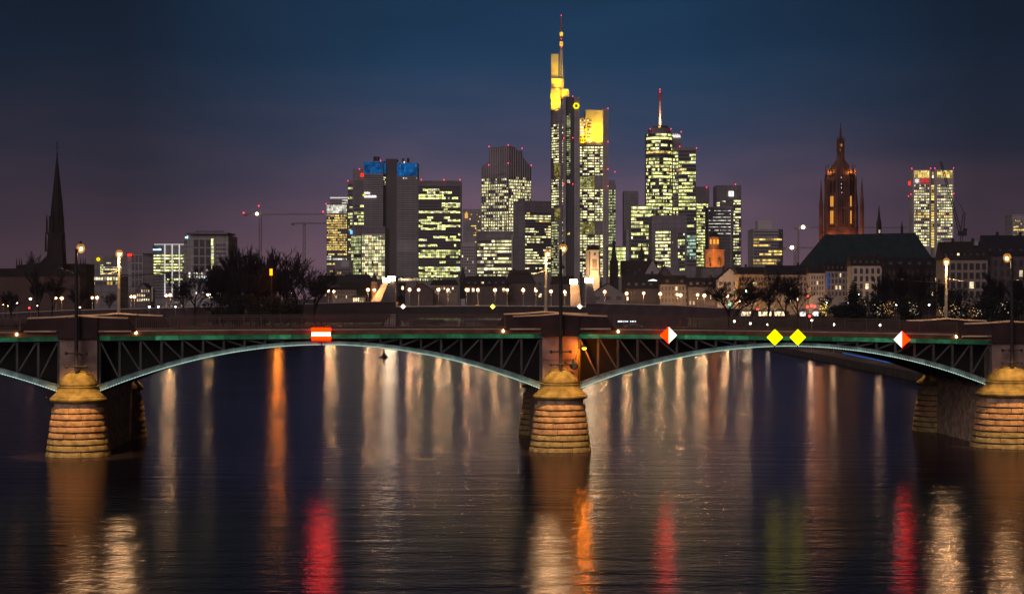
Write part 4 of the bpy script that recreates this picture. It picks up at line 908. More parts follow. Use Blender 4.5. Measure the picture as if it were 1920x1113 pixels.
for nm, nr, fr_ in (('before its left pylons', nl, fl), ('between its pylons', cn, cf), ('beyond its right pylons', rn, rf)):
    for i, (px, py) in enumerate(nr): bridge_lamp(px, py, True, f'{ordw(i)} large globe lamp from left on the far bridge, {nm}')
    for i, (px, py) in enumerate(fr_): bridge_lamp(px, py, False, f'{ordw(i)} smaller globe lamp from left on the far bridge, {nm}' if fr_ is not rf else f'{ordw(i)} quay lamp from left, in front of the brown house rows beyond the right pylons', quay=fr_ is rf)
# ================================================================ churches and landmark towers
SANDR = mat('red_sandstone', (.13, .055, .042), .9, nz=.25, amt=.35)
DARKST = mat('dark_church_stone', (.022, .013, .012), .9, nz=.2, amt=.3)
SLATE = mat('dark_slate', (.022, .024, .028), .6, nz=.4, amt=.3)
SLATEG = mat('greenish_copper_roof', (.012, .026, .030), .6, nz=.3, amt=.3)
def octa(b, px, Y, prof, n=8, rot=math.pi/8, dy=0):
    b.lathe((wx(px, Y), Y+dy, 0), [(r*Y/F, wz(y, Y)) for r, y in prof], n, rot=rot)
# left church
Y = 820; t = thing('church', (wx(105, Y), Y, 4), 'black silhouetted church with a tall needle spire at the far left', 'church')
b = MB(); octa(b, 106, Y, [(33, 600), (22, 498), (20, 470), (18.5, 440), (17, 432), (16, 405)], 4, math.pi/4); b.build('tower', DARKST, t)
b = MB(); octa(b, 107, Y, [(12.5, 410), (10.5, 383), (6.5, 345), (1.1, 293), (.5, 289)]); b.build('spire', DARKST, t)
b = MB(); x = wx(107, Y); b.tube((x, Y, wz(292, Y)), (x, Y, wz(266, Y)), .16); b.tube((x-.9, Y, wz(277, Y)), (x+.9, Y, wz(277, Y)), .14); b.ball((x, Y, wz(289, Y)), .45, 8); b.ball((x, Y, wz(268, Y)), .4, 6); b.build('cross', BLACK, t)
for dx, y in ((-15, 404), (15, 404), (-17, 436), (18, 436), (-4, 400), (6, 400)):
    b = MB(); octa(b, 106+dx, Y, [(1.8, y+36), (1.6, y+10), (.2, y-2)], 6, dy=-3); b.build('pinnacle', DARKST, t)
b = MB(); b.wall([(wx(28, Y), 3), (wx(28, Y), wz(497, Y)), (wx(72, Y), wz(493, Y)), (wx(88, Y), wz(476, Y)), (wx(92, Y), 3)], Y+2, Y+22); b.wall([(wx(118, Y), 3), (wx(118, Y), wz(494, Y)), (wx(158, Y), wz(494, Y)), (wx(158, Y), 3)], Y+3, Y+20); b.build('nave', DARKST, t)
for px in (29, 34, 38, 149, 154, 158): 
    b = MB(); octa(b, px, Y, [(1.2, 500), (1.0, 491), (.2, 483)], 6, dy=2); b.build('pinnacle', DARKST, t)
Y = 780; t = thing('long_house', (wx(10, Y), Y, 4), 'long dim pale house beneath the silhouetted church', 'house')
b = MB(); b.box(wx(-60, Y), wx(150, Y), Y, Y+12, 3.8, wz(518, Y)); b.build('wall', mat('dim_plaster', (.085, .05, .045), .9, nz=.3, amt=.15), t)
b = MB(); b.wall([(wx(-62, Y), wz(518, Y)), (wx(152, Y), wz(518, Y)), (wx(140, Y), wz(506, Y)), (wx(50, Y), wz(503, Y)), (wx(-50, Y), wz(503, Y))], Y-.4, Y+12.4); b.build('roof', DARKST, t)
# cathedral tower
Y = 960; t = thing('cathedral', (wx(1577, Y), Y, 4), 'floodlit red sandstone cathedral tower with pinnacles and lantern spire', 'cathedral')
b = MB(); octa(b, 1576, Y, [(36, 560), (35, 470), (33, 435), (29.5, 425), (27.5, 425), (27, 332), (28, 330), (28, 326), (25.5, 326)], 8); b.build('tower', SANDR, t)
b = MB(); octa(b, 1576, Y, [(25, 327), (21.5, 320), (15.5, 311), (10.5, 304), (7.6, 298), (6.6, 290), (6.2, 283)]); b.build('dome', SANDR, t)
b = MB(); octa(b, 1576, Y, [(6.4, 297), (5.6, 268), (6.0, 266), (4.6, 264), (2.6, 259), (2.0, 250), (.8, 236), (.4, 232)]); b.build('lantern', SANDR, t)
b = MB(); octa(b, 1576, Y, [(.6, 236), (.35, 230)], 6); b.ball((wx(1576, Y), Y, wz(234.5, Y)), .35, 6); b.build('finial', BLACK, t)
for i in range(8):
    a = math.pi*i/4+math.pi/8; k = Y/F
    b = MB(); cx, cy = wx(1576, Y)+28*k*math.cos(a), Y+28*k*math.sin(a); b.lathe((cx, cy, 0), [(2.9*k, wz(440, Y)), (2.5*k, wz(340, Y)), (3.0*k, wz(337, Y)), (1.3*k, wz(326, Y)), (.3*k, wz(314, Y))], 6); b.build('buttress', SANDR, t)
    b = MB(); b.tube((wx(1576, Y)+24*k*math.cos(a), Y+24*k*math.sin(a), wz(326, Y)), (wx(1576, Y)+7*k*math.cos(a), Y+7*k*math.sin(a), wz(299, Y)), .4, .25, 5); b.build('dome_rib', SANDR, t)
    b = MB(); b.lathe((wx(1576, Y)+6.6*k*math.cos(a), Y+6.6*k*math.sin(a), 0), [(1.0*k, wz(300, Y)), (.9*k, wz(264, Y)), (.2*k, wz(256, Y))], 5); b.build('lantern_pinnacle', SANDR, t)
for dx, dy in ((-33, -9), (34, -9), (-31, 9), (35, 9)):
    b = MB(); octa(b, 1576+dx, Y, [(4.8, 470), (4.2, 392), (4.6, 388), (3.2, 372), (.4, 334)], 6, dy=dy); b.build('corner_pinnacle', SANDR, t)
OW = em('tower_opening_glow', (1.0, .42, .06), .85)
def opening(px, y0, y1, w, dy=0, m=OW):
    x0, x1 = wx(px-w/2, Y), wx(px+w/2, Y); zt = wz(y0, Y); b = MB(); yy = Y+dy
    b.wall([(x0, wz(y1, Y)), (x1, wz(y1, Y)), (x1, zt-(x1-x0)*.6), ((x0+x1)/2, zt), (x0, zt-(x1-x0)*.6)], yy, yy+.6); b.build('arched_opening', m, t)
k = Y/F
def face_open(ang, u, y0, y1, w, r, name, m, out=.25):
    """a pointed opening on one side of the octagon: ang = direction the side faces, u = sideways step, sizes in photo pixels"""
    nx, ny = math.cos(ang), math.sin(ang); cx, cy = wx(1576, Y)+nx*(r*k+out), Y+ny*(r*k+out); tx, ty = -ny, nx; hw = w*k/2; zt, zb_ = wz(y0, Y), wz(y1, Y)
    o = [(-hw, zb_), (hw, zb_), (hw, zt-hw*1.6), (0, zt), (-hw, zt-hw*1.6)]; vs = []
    for q in (0, -.6):
        for a, z in o: vs.append((cx+tx*(a+u*k)+nx*q, cy+ty*(a+u*k)+ny*q, z))
    b = MB(); b.add(vs, [[0, 1, 2, 3, 4], [9, 8, 7, 6, 5]]+[[i, 5+i, 5+(i+1) % 5, (i+1) % 5] for i in range(5)]); return b.build(name, m, t)
DKO = mat('dark_louvre', (.02, .014, .012), .9)
for a, u in ((-math.pi*.25, -5.0), (-math.pi*.75, -1.5)):
    for y0, y1 in ((368, 388), (395, 420)):
        for q, w in ((-1.9, 2.6), (1.9, 2.6)): face_open(a, u+q, y0, y1, w, 25.2, 'lit_opening', OW)
for q in (-5.5, 0, 5.5):
    face_open(-math.pi/2, q, 375, 420, 3.2, 25.2, 'dark_opening', DKO); face_open(-math.pi/2, q, 340, 366, 3.0, 25.0, 'dark_opening', DKO)
for a in (-math.pi*.25, -math.pi*.75):
    for q in (-4, 4): face_open(a, q, 338, 362, 3.2, 25.0, 'dark_opening', DKO)
for i in range(16):
    a = math.pi*i/8; b = MB(); b.lathe((wx(1576, Y)+27.5*k*math.cos(a), Y+27.5*k*math.sin(a), 0), [(1.5*k, wz(330, Y)), (1.2*k, wz(319, Y)), (.2*k, wz(308, Y))], 5); b.build('parapet_pinnacle', SANDR, t)
for px, y0, y1 in ((1574, 270, 275), (1577.2, 270, 275), (1574, 279.5, 284)): opening(px, y0, y1, 1.2, -6.4*k)
for px, y0 in ((1573, 333), (1573.2, 345), (1576.4, 347), (1573.2, 352), (1576.2, 356), (1574, 361)): opening(px, y0, y0+2.5, 1.1, -25.6*k, em('cold_window', (.8, .85, 1.0), .9))
for px in (1570, 1582): 
    b = MB(); b.box(wx(px-1, Y), wx(px+1, Y), Y-27.4*k, Y-26.0*k, wz(425, Y), wz(333, Y)); b.build('pilaster', SANDR, t)
b = MB(); octa(b, 1576, Y, [(28.2, 393), (28.6, 392), (28.6, 390), (28.2, 389)]); b.build('string_course', SANDR, t)
CA = (1.0, .36, .09)
for dx, y, dy, pw in ((-23, 321, -12, 700), (10, 322, -22, 760), (21, 320, -13, 700)): point('gallery_light', t, (wx(1576+dx, Y), Y+dy*k*1.2, wz(y+3, Y)), pw, (1.0, .5, .1), .5)
for dx, y, dy, pw in ((-46, 452, -25, 6000), (14, 456, -60, 5200)): point('facade_floodlight', t, (wx(1576+dx, Y), Y+dy*k, wz(y, Y)), pw, CA, .6)
# nave: long dark roof with two ridge turrets
b = MB(); Yn = 925
P0 = [(1505, 487), (1548, 441), (1714, 437), (1745, 468)]
x0, x1 = wx(1505, Yn), wx(1746, Yn)
za, ze = wz(440, Yn), wz(503, Yn)
vs = [(wx(1500, Yn), Yn-10, ze), (wx(1752, Yn), Yn-10, ze), (wx(1752, Yn), Yn+12, ze), (wx(1500, Yn), Yn+12, ze), (wx(1546, Yn), Yn, za), (wx(1716, Yn), Yn, wz(436.5, Yn))]
b.add(vs, [[0, 1, 5, 4], [2, 3, 4, 5], [1, 2, 5], [3, 0, 4], [3, 2, 1, 0]]); b.build('nave_roof', SLATEG, t)
b = MB(); b.box(wx(1506, Yn), wx(1748, Yn), Yn-9, Yn+11, 4, ze-.02); b.build('nave_wall', SANDR, t)
b = MB(); vs = [(wx(1502, Yn), Yn-18, wz(508, Yn)), (wx(1545, Yn), Yn-18, wz(508, Yn)), (wx(1545, Yn), Yn-9, wz(508, Yn)), (wx(1502, Yn), Yn-9, wz(508, Yn)), (wx(1509, Yn), Yn-13, wz(478, Yn)), (wx(1545, Yn), Yn-13, wz(478, Yn))]
b.add(vs, [[0, 1, 5, 4], [2, 3, 4, 5], [1, 2, 5], [3, 0, 4], [3, 2, 1, 0]]); b.build('side_roof', SLATEG, t)
for px, y0, yt, r in ((1648, 440, 384, 5.2), (1691, 438, 413, 2.6)):
    b = MB(); octa(b, px, Yn, [(r, y0+4), (r, y0-18*r/5.2), (r*1.1, y0-19*r/5.2), (r*.55, y0-32*r/5.2), (.3, yt)], 6); p = b.build('ridge_turret', SLATE, t)
    if r > 4:
        b = MB(); b.box(wx(1646.5, Yn), wx(1649.5, Yn), Yn-5.3*Yn/F, Yn-4.6*Yn/F, wz(437, Yn), wz(431, Yn)); b.build('turret_light', em('turret_glow', (1, .7, .4), .7), p)
# white flood lit tower
Y = 1150; t = thing('clock_tower', (wx(1112, Y), Y, 4), 'cream floodlit square tower with a dark cap, right of the tallest tower', 'tower'); k = Y/F
CREAM = mat('cream_plaster', (.62, .52, .38), .85, nz=.3, amt=.1)
b = MB(); b.prism([(wx(1099, Y), Y+3), (wx(1105, Y), Y), (wx(1124, Y), Y), (wx(1124, Y), Y+7), (wx(1099, Y), Y+7)], 4, wz(471, Y)); b.build('wall', CREAM, t)
b = MB(); b.prism([(wx(1097.5, Y), Y+2.6), (wx(1104.5, Y), Y-.6), (wx(1126, Y), Y-.6), (wx(1126, Y), Y+7.6), (wx(1097.5, Y), Y+7.6)], wz(471, Y)+.003, wz(468.5, Y)); b.build('cornice', CREAM, t)
b = MB(); b.lathe((wx(1112, Y), Y+3.5, 0), [(15*k, wz(468.4, Y)), (11*k, wz(464, Y)), (6*k, wz(460.5, Y)), (1*k, wz(459, Y))], 8, rot=math.pi/8); b.build('roof', SLATE, t)
TH = {}
def small_open(px0, px1, y0, y1, m, name, Yp): 
    b = MB(); b.box(wx(px0, Yp), wx(px1, Yp), Yp-.25, Yp+.2, wz(y1, Yp), wz(y0, Yp)); return b.build(name, m, t)
small_open(1110.5, 1119, 486, 502, mat('tan_relief', (.30, .20, .14), .8, nz=.8, amt=.3), 'relief_panel', Y); small_open(1113.5, 1117, 474.5, 478, GLASS, 'window', Y); small_open(1108.5, 1121.5, 504, 506, SANDR, 'band', Y); small_open(1105, 1106.6, 472, 516, SANDR, 'corner_stone', Y); small_open(1122.4, 1123.8, 472, 516, SANDR, 'corner_stone', Y)
point('facade_floodlight', t, (wx(1113, Y), Y-9, wz(512, Y)), 9000, (1, .66, .32), .6); point('facade_floodlight', t, (wx(1096, Y), Y-7, wz(505, Y)), 3500, (1, .6, .3), .6)
# rotunda tower flood lit in orange
Y = 1180; t = thing('rotunda_tower', (wx(1342, Y), Y, 4), 'orange floodlit church tower with an arched lantern and low cap', 'tower'); k = Y/F
OST = mat('orange_sandstone', (.50, .26, .13), .9, nz=.3, amt=.15)
b = MB(); b.prism([(wx(1324, Y), Y+4), (wx(1337, Y), Y), (wx(1359, Y), Y+3), (wx(1359, Y), Y+14), (wx(1324, Y), Y+14)], 4, wz(470, Y)); b.build('wall', OST, t)
b = MB(); b.prism([(wx(1322.5, Y), Y+3.6), (wx(1337, Y), Y-.8), (wx(1361, Y), Y+2.6), (wx(1361, Y), Y+14.6), (wx(1322.5, Y), Y+14.6)], wz(470, Y)+.003, wz(467.5, Y)); b.build('cornice', OST, t)
b = MB(); octa(b, 1341.5, Y, [(10.5, 467.4), (10.2, 447), (11, 446), (11, 443.6)], 16, dy=7); b.build('lantern', OST, t)
b = MB(); octa(b, 1341.5, Y, [(10.4, 443.5), (9, 440), (5, 436.5), (1, 434.5)], 16, dy=7); b.build('dome_cap', SLATE, t)
for px, w in ((1334, 3), (1340.5, 4), (1347, 4)):
    dd = math.sqrt(max(0, 10.3**2-(px-1341.5)**2))*k
    b = MB(); b.wall([(wx(px-w/2, Y), wz(457, Y)), (wx(px+w/2, Y), wz(457, Y)), (wx(px+w/2, Y), wz(449, Y)), (wx(px, Y), wz(447.4, Y)), (wx(px-w/2, Y), wz(449, Y))], Y+7-dd-.45, Y+7-dd+.5); b.build('lit_arch', em('arch_glow', (1, .42, .05), 1.25), t)
for px, w, y0 in ((1331.5, 3, 482), (1348.5, 5, 481)):
    yy = Y+(1.7 if px < 1337 else 1.55); b = MB(); b.wall([(wx(px-w/2, Y), wz(497, Y)), (wx(px+w/2, Y), wz(497, Y)), (wx(px+w/2, Y), wz(y0+2, Y)), (wx(px, Y), wz(y0, Y)), (wx(px-w/2, Y), wz(y0+2, Y))], yy-.5, yy+.2); b.build('arched_niche', GLASS, t)
point('facade_floodlight', t, (wx(1331, Y), Y-8, wz(497, Y)), 5200, (1, .34, .03), .6); point('facade_floodlight', t, (wx(1350, Y), Y-10, wz(494, Y)), 2200, (1, .38, .06), .6); point('lantern_floodlight', t, (wx(1338, Y), Y-4, wz(466, Y)), 900, (1, .4, .06), .4)
# small toy like bridge tower at the left pylon
Y = 760; t = thing('gate_tower', (wx(702, Y), Y, 4), 'small orange lit gate tower with a pointed roof beside the left pylon', 'tower')
b = MB(); octa(b, 702, Y, [(9, 572), (5, 556), (6.2, 545), (6.2, 528)], 8); b.build('wall', OST, t)
b = MB(); octa(b, 702, Y, [(7, 527.8), (4.5, 520), (3.6, 518), (.5, 511)], 8); b.build('roof', SLATE, t)
for px, y in ((699.5, 532), (703.5, 532), (699.5, 539), (703.5, 539)): small_open(px, px+1.6, y, y+4, GLASS, 'window', Y-6*Y/F)
point('facade_floodlight', t, (wx(704, Y), Y-4, wz(566, Y)), 1300, (1, .42, .06), .4)
b = MB(); b.tube((wx(707.5, 900), 900, 5), (wx(707.5, 900), 900, wz(486, 900)), .28, .1, 6)
tag(b.build('red_spire_pole', mat('orange_red_paint', (.5, .10, .03), .6), None, (wx(707.5, 900), 900, 5)), 'thin reddish needle standing behind the gate tower', 'mast')
# dark slim spires of the old town
def spire(px, Y, prof, label, n=8, m=DARKST, cat='church', light=False):
    t = thing('church_spire', (wx(px, Y), Y, 4), label, cat); cut = [i for i, q in enumerate(prof) if q[0] == prof[0][0]]
    k = prof.index(max(prof[1:], key=lambda q: q[0] if q is not prof[0] else 0)) if False else prof[-1] and 2
    b = MB(); octa(b, px, Y, prof[:3], 4, math.pi/4); b.build('tower', m, t); b = MB(); octa(b, px, Y, prof[2:], n); b.build('spire', SLATE, t); return t
spire(1151, 1100, [(11.5, 560), (11, 492), (10, 490), (5.8, 486), (3.2, 465), (.4, 439)], 'slim dark church spire between the cream tower and the dark slab')
spire(868, 1050, [(8, 560), (8, 530), (7.5, 528), (7.5, 526), (3, 510), (.3, 499)], 'small pointed turret roof below the patchwork tower')
spire(1203, 1120, [(6, 520), (5.6, 490), (5, 487), (6, 478), (5, 472), (2, 466), (2, 462), (.4, 456)], 'dark onion topped turret on the steep hall roof')
# ================================================================ houses
HM = {'beige': mat('beige_plaster', (.30, .22, .17), .9, nz=.3, amt=.12), 'dim': mat('dim_house_plaster', (.12, .08, .072), .9, nz=.3, amt=.15), 'warm': mat('warm_plaster', (.42, .27, .15), .9, nz=.3, amt=.1), 'pale': mat('pale_plaster', (.40, .33, .29), .9, nz=.3, amt=.1), 'grey': mat('grey_plaster', (.22, .185, .18), .9, nz=.3, amt=.1), 'black': DARKST}
HROOF = [mat('house_slate', (.024, .02, .024), .7, nz=.6, amt=.3), mat('house_tile', (.034, .024, .022), .8, nz=.6, amt=.3)]
hn = [0]
def house(px0, px1, ye, yr, Y, col, nw, nr, label, lit=.08, kind='ridge', depth=12, dorm=0, name='town_house', hip=.0, yb=None, litc='warm', wy=None, fw=.5, fh=.62):
    hn[0] += 1; T = Tower(name, label, 'house', Y, 4.0); T.block([(px0, 0), (px1, 0)], ye, depth, HM[col])
    x0, x1, ze, zr = wx(px0, Y), wx(px1, Y), wz(ye, Y), wz(yr, Y); rm = HROOF[hn[0] % 2]; e = .5
    b = MB()
    if kind == 'ridge':
        hx = hip*(x1-x0)
        vs = [(x0-e, Y-e, ze+.01), (x1+e, Y-e, ze+.01), (x1+e, Y+depth+e, ze+.01), (x0-e, Y+depth+e, ze+.01), (x0-e+hx, Y+depth/2, zr), (x1+e-hx, Y+depth/2, zr)]
        b.add(vs, [[0, 1, 5, 4], [2, 3, 4, 5], [1, 2, 5], [3, 0, 4], [3, 2, 1, 0]])
    elif kind == 'gable':
        xm = (x0+x1)/2; vs = [(x0, Y, ze), (x1, Y, ze), (xm, Y, zr-.3), (x0, Y+depth, ze), (x1, Y+depth, ze), (xm, Y+depth, zr-.3)]
        g = MB(); g.add(vs, [[0, 1, 2], [5, 4, 3], [0, 2, 5, 3], [1, 4, 5, 2]]); g.build('gable', HM[col], T.t)
        vs = [(x0-e, Y-.3, ze-.3), (xm, Y-.3, zr), (x1+e, Y-.3, ze-.3), (x0-e, Y+depth, ze-.3), (xm, Y+depth, zr), (x1+e, Y+depth, ze-.3)]
        b.add(vs, [[0, 1, 4, 3], [1, 2, 5, 4]]); vs2 = [(v[0], v[1], v[2]-.25) for v in vs]; b.add(vs2, [[0, 3, 4, 1], [1, 4, 5, 2]])
    elif kind == 'mansard':
        i = (x1-x0)*.16; b.prism([(x0-e, Y-e), (x1+e, Y-e), (x1+e, Y+depth+e), (x0-e, Y+depth+e)], ze+.01, ze+.2)
        vs = [(x0-e, Y-e, ze+.2), (x1+e, Y-e, ze+.2), (x1+e, Y+depth, ze+.2), (x0-e, Y+depth, ze+.2), (x0+i, Y+3, zr), (x1-i, Y+3, zr), (x1-i, Y+depth-3, zr), (x0+i, Y+depth-3, zr)]
        b.add(vs, [[0, 1, 5, 4], [1, 2, 6, 5], [2, 3, 7, 6], [3, 0, 4, 7], [4, 5, 6, 7]])
    elif kind == 'flat': b.box(x0-.3, x1+.3, Y-.3, Y+depth+.3, ze+.01, ze+.4)
    b.build('roof', rm, T.t)
    for j in range(dorm):
        px = px0+(px1-px0)*(j+.5)/dorm; q = .28; yv = Y-e+(depth/2+e)*q-.2; z0 = ze+(zr-ze)*(q-.1); w = min(1.0, (x1-x0)/dorm*.28); xc = wx(px, Y)
        b = MB(); b.box(xc-w, xc+w, yv, yv+2.5, z0, z0+1.5); b.box(xc-w-.15, xc+w+.15, yv-.15, yv+2.5, z0+1.502, z0+1.7); d = b.build('dormer', rm, T.t)
        b = MB(); b.box(xc-w*.6, xc+w*.6, yv-.06, yv-.003, z0+.3, z0+1.3); b.build('dormer_window', LIT[litc] if RNG.random() < lit*.7 else GLASS2, d)
    if nw:
        y0, y1 = wy or (ye+2, min(578, ye+2+nr*11)); T.face((px0+1, 0), (px1-1, 0), y0, y1, nr, nw, lit, litc, fw, fh, .2, dark=GLASS, out=.05); T.finish()
    nch = 1 if px1-px0 < 60 else 2
    for j in range(nch):
        xc = x0+(x1-x0)*(.3+.45*j); b = MB(); b.box(xc-.5, xc+.5, Y+depth/2-.4, Y+depth/2+.4, (ze+zr)/2, zr+1.3 if kind == 'ridge' else max(zr, ze)+1.0); b.build('chimney', rm, T.t)
    return T
house(596, 640, 533, 516, 1050, 'dim', 5, 2, 'dark steep roofed house left of the gate tower, below the amber lit tower', .15, 'ridge')
house(636, 700, 530, 514, 1040, 'black', 0, 0, 'black broad roofed house directly behind the gate tower', kind='mansard', dorm=3)
house(622, 668, 543, 538, 860, 'beige', 9, 2, 'low beige house with small windows left of the gate tower', .12, 'ridge', wy=(545, 560))
house(725, 760, 532, 518, 1060, 'dim', 4, 2, 'dark house right behind the left pylon lamps', .1, 'mansard')
T = house(745, 832, 527, 524.5, 1060, 'grey', 0, 0, 'long flat building with a bright row of terrace lights', kind='flat', name='terrace_building'); T.scribble(747, 790, 520.5, 526, LIT['warm'], 16, dy=-.6); T.scribble(792, 830, 522, 526, LIT['dimgreen'], 9, dy=-.6)
house(768, 812, 545, 530, 980, 'dim', 0, 0, 'dark barn like roof below the terrace lights', kind='gable')
house(808, 858, 534, 524, 1000, 'beige', 9, 2, 'beige house with a rank of small windows left of the turret roof', .2, wy=(537, 550), hip=.1)
house(872, 950, 536, 517, 1010, 'dim', 8, 2, 'long dark slate roofed house right of the turret roof', .1, dorm=6, hip=.05)
house(948, 1002, 531, 506, 1020, 'dim', 4, 2, 'house with a tall steep hipped roof left of the lit mast', .08, 'mansard', dorm=3)
house(996, 1040, 524, 500, 1060, 'grey', 4, 3, 'grey gabled house just behind the lit lamp mast', .1, 'gable')
house(1036, 1075, 532, 517, 1010, 'dim', 4, 2, 'dark house just right of the dark lamp mast', .1, 'ridge')
house(1108, 1172, 551, 530, 860, 'grey', 3, 1, 'grey house with a broad bare gable right of the right pylon', .0, 'gable')
house(1166, 1232, 514, 488, 1110, 'dim', 5, 2, 'steep roofed hall beneath the onion topped turret', .08, 'ridge', dorm=3, name='old_hall')
house(1209, 1238, 513, 486, 1090, 'pale', 3, 2, 'pale stepped gable front below the angular dark block', .0, 'gable', depth=8)
house(1236, 1258, 514, 497, 1080, 'dim', 2, 2, 'narrow dark gabled house right of the pale stepped gable', .0, 'gable', depth=8)
house(1172, 1242, 541, 513, 900, 'dim', 10, 3, 'brown house row under the fan shaped roof lights', .06, 'ridge', dorm=5)
T = house(1238, 1292, 533, 516, 890, 'beige', 8, 3, 'beige house with tall shutters, midway along the far quay', .05, 'ridge', dorm=2, hip=.1)
house(1290, 1350, 538, 520, 885, 'dim', 9, 3, 'dormered brown house left of the bare tree on the far quay', .08, 'ridge', dorm=5)
house(1286, 1360, 512, 506, 1120, 'grey', 8, 1, 'long low grey building with small lights under the orange rotunda tower', .5, 'flat', litc='white', wy=(505, 510)) if False else None
house(1318, 1372, 502, 496, 1130, 'grey', 0, 0, 'low grey wing directly below the orange rotunda tower', kind='flat')
house(1345, 1392, 524, 502, 880, 'pale', 5, 4, 'pale gabled house behind the bare tree, right of the dormered brown house', .12, 'gable')
house(1384, 1442, 514, 500, 860, 'warm', 11, 5, 'warm yellow facade house with a row of small dark windows', .06, 'ridge', litc='cream', wy=(518, 566))
house(1440, 1520, 515, 497, 850, 'beige', 12, 5, 'beige facade house half hidden behind bare trees', .06, 'ridge', wy=(518, 566))
house(1519, 1551, 512, 498, 840, 'pale', 6, 4, 'pale narrow house with paired windows left of the blue lit corner', .03, 'ridge', wy=(515, 555), fw=.42)
T = house(1550, 1600, 508, 492, 835, 'grey', 7, 4, 'grey dormered house with a blue lit corner strip', .1, 'ridge', dorm=6, wy=(510, 556)); T.panel(1551, 1554.5, 512, 540, em('blue_corner_light', (.03, .12, .45), .5), 'blue_corner_light', dy=-.4)
house(1598, 1664, 498, 478, 800, 'pale', 6, 5, 'tall pale house with big dark windows left of the dark conifer', .03, 'ridge', dorm=6, wy=(501, 572), fw=.5, fh=.7)
house(1662, 1770, 500, 482, 790, 'black', 12, 5, 'dark shadowed house row right of the tall pale house', .06, 'ridge', dorm=6, wy=(505, 570))
T = house(1768, 1852, 487, 452, 740, 'beige', 7, 4, 'large house with loggias and a steep dark roof at the right', .10, 'ridge', dorm=7, wy=(491, 560), fw=.66, fh=.7)
T.panel(1828, 1834, 452, 460, mat('skylight_glass', (.35, .35, .36), .2), 'skylight', dy=3, th=2); house(1848, 1945, 480, 440, 745, 'dim', 8, 4, 'large dim house with a dark roof at the right frame edge', .06, 'ridge', dorm=5, wy=(484, 560))
T = Tower('pavilion', 'tiny brightly lit colonnade pavilion left of the gate tower', 'pavilion', 740, 4); T.block([(661, 0), (683, 0)], 557, 6, HM['beige']); T.panel(659.5, 684.5, 553.5, 556.8, HROOF[0], 'roof', dy=-.6, th=7); T.face((661.5, 0), (682.5, 0), 558, 568, 1, 5, 1, 'warm', .5, .95, dark=None); T.finish()
t = thing('fan_lights', (wx(1224, 895), 895, wz(527, 895)), 'fan of small white lights on the brown house roof', 'light fixture'); b = MB()
for i in range(9):
    h = 3.6-abs(i-4.5)*.6; px = 1216+i*1.9; x = wx(px, 895); b.box(x-.15, x+.15, 894.6, 895, wz(526.5, 895), wz(526.5-h, 895))
b.build('light_bars', SIGNW, t)
b = MB(); b.box(wx(1215, 895), wx(1234, 895), 894.5, 895.3, wz(528, 895), wz(526.6, 895)); b.build('base_rail', BLACK, t)
# ================================================================ cranes
CRM = mat('crane_steel', (.22, .17, .15), .6)
def crane(px, ybase, yj, ytop, pl, pr, Y, label, lamp=None, beacons=(), tw=2.6):
    k = Y/F; x = wx(px, Y); t = thing('tower_crane', (x, Y, 4), label, 'crane', 'cranes on the skyline'); w = tw*k; r = .24*Y/2000+.05
    def latt(b, p0, p1, up, n, ww):
        p0 = Vector(p0); p1 = Vector(p1); up = Vector(up)*ww
        b.tube(p0-up, p1-up, r, n=4); b.tube(p0+up, p1+up, r, n=4)
        for i in range(n):
            a, c = p0.lerp(p1, i/n), p0.lerp(p1, (i+1)/n); s = 1 if i % 2 else -1; b.tube(a-up*s, c+up*s, r*.7, n=4)
    b = MB(); latt(b, (x, Y, 4), (x, Y, wz(yj, Y)), (1, 0, 0), 26, w/2); latt(b, (x, Y+w, 4), (x, Y+w, wz(yj, Y)), (1, 0, 0), 26, w/2); b.build('tower_mast', CRM, t)
    b = MB(); latt(b, (wx(px, Y), Y, wz(yj, Y)), (wx(pr, Y), Y, wz(yj-.6, Y)), (0, 0, 1), 30, .7*k*1.2); b.build('jib', CRM, t)
    b = MB(); latt(b, (wx(pl, Y), Y, wz(yj, Y)), (wx(px, Y), Y, wz(yj, Y)), (0, 0, 1), 8, .7*k*1.2); b.build('counter_jib', CRM, t)
    s = 1 if pl < px else -1
    b = MB(); xa, xb = sorted((wx(pl, Y), wx(pl+s*6, Y))); b.box(xa, xb, Y-.8, Y+.8, wz(yj+3.4, Y), wz(yj-1, Y)); b.build('counterweight', CRM, t)
    b = MB(); b.tube((x, Y, wz(yj, Y)), (x, Y, wz(ytop, Y)), r*1.4, r, 4); b.tube((x, Y, wz(ytop, Y)), (wx(px+(pr-px)*.6, Y), Y, wz(yj-1, Y)), r*.5, n=4); b.tube((x, Y, wz(ytop, Y)), (wx(pl+(px-pl)*.3, Y), Y, wz(yj-1, Y)), r*.5, n=4); b.build('tower_top', CRM, t)
    b = MB(); b.box(x+.3, x+3*k, Y-w*.6, Y-w*.1, wz(yj+4, Y), wz(yj+.8, Y)); b.build('cab', CRM, t)
    for bx, by in beacons: b = MB(); b.ball((wx(bx, Y), Y-1, wz(by, Y)), .75*Y/2000, 8); b.build('beacon_light', REDL, t)
    if lamp: b = MB(); b.ball((wx(lamp[0], Y), Y-2.5, wz(lamp[1], Y)), lamp[2]*k, 10); b.build('work_lamp', em('crane_lamp', (1, .82, .5), 7), t)
    return t
crane(488, 470, 402, 386, 457, 607, 1700, 'tower crane with a yellow lamp and red lights above the bare trees', (482.5, 401, 3), ((485.5, 386), (457, 399), (606, 397)), 4.6)
crane(570, 480, 419, 416, 546, 612, 1900, 'lampless tower crane left of the amber lit tower', None, (), 4.2)
crane(1487, 500, 427, 421, 1494, 1720, 1500, 'long tower crane passing behind the cathedral tower with a white lamp', (1506, 426, 3.4), (), 2.4) if False else None
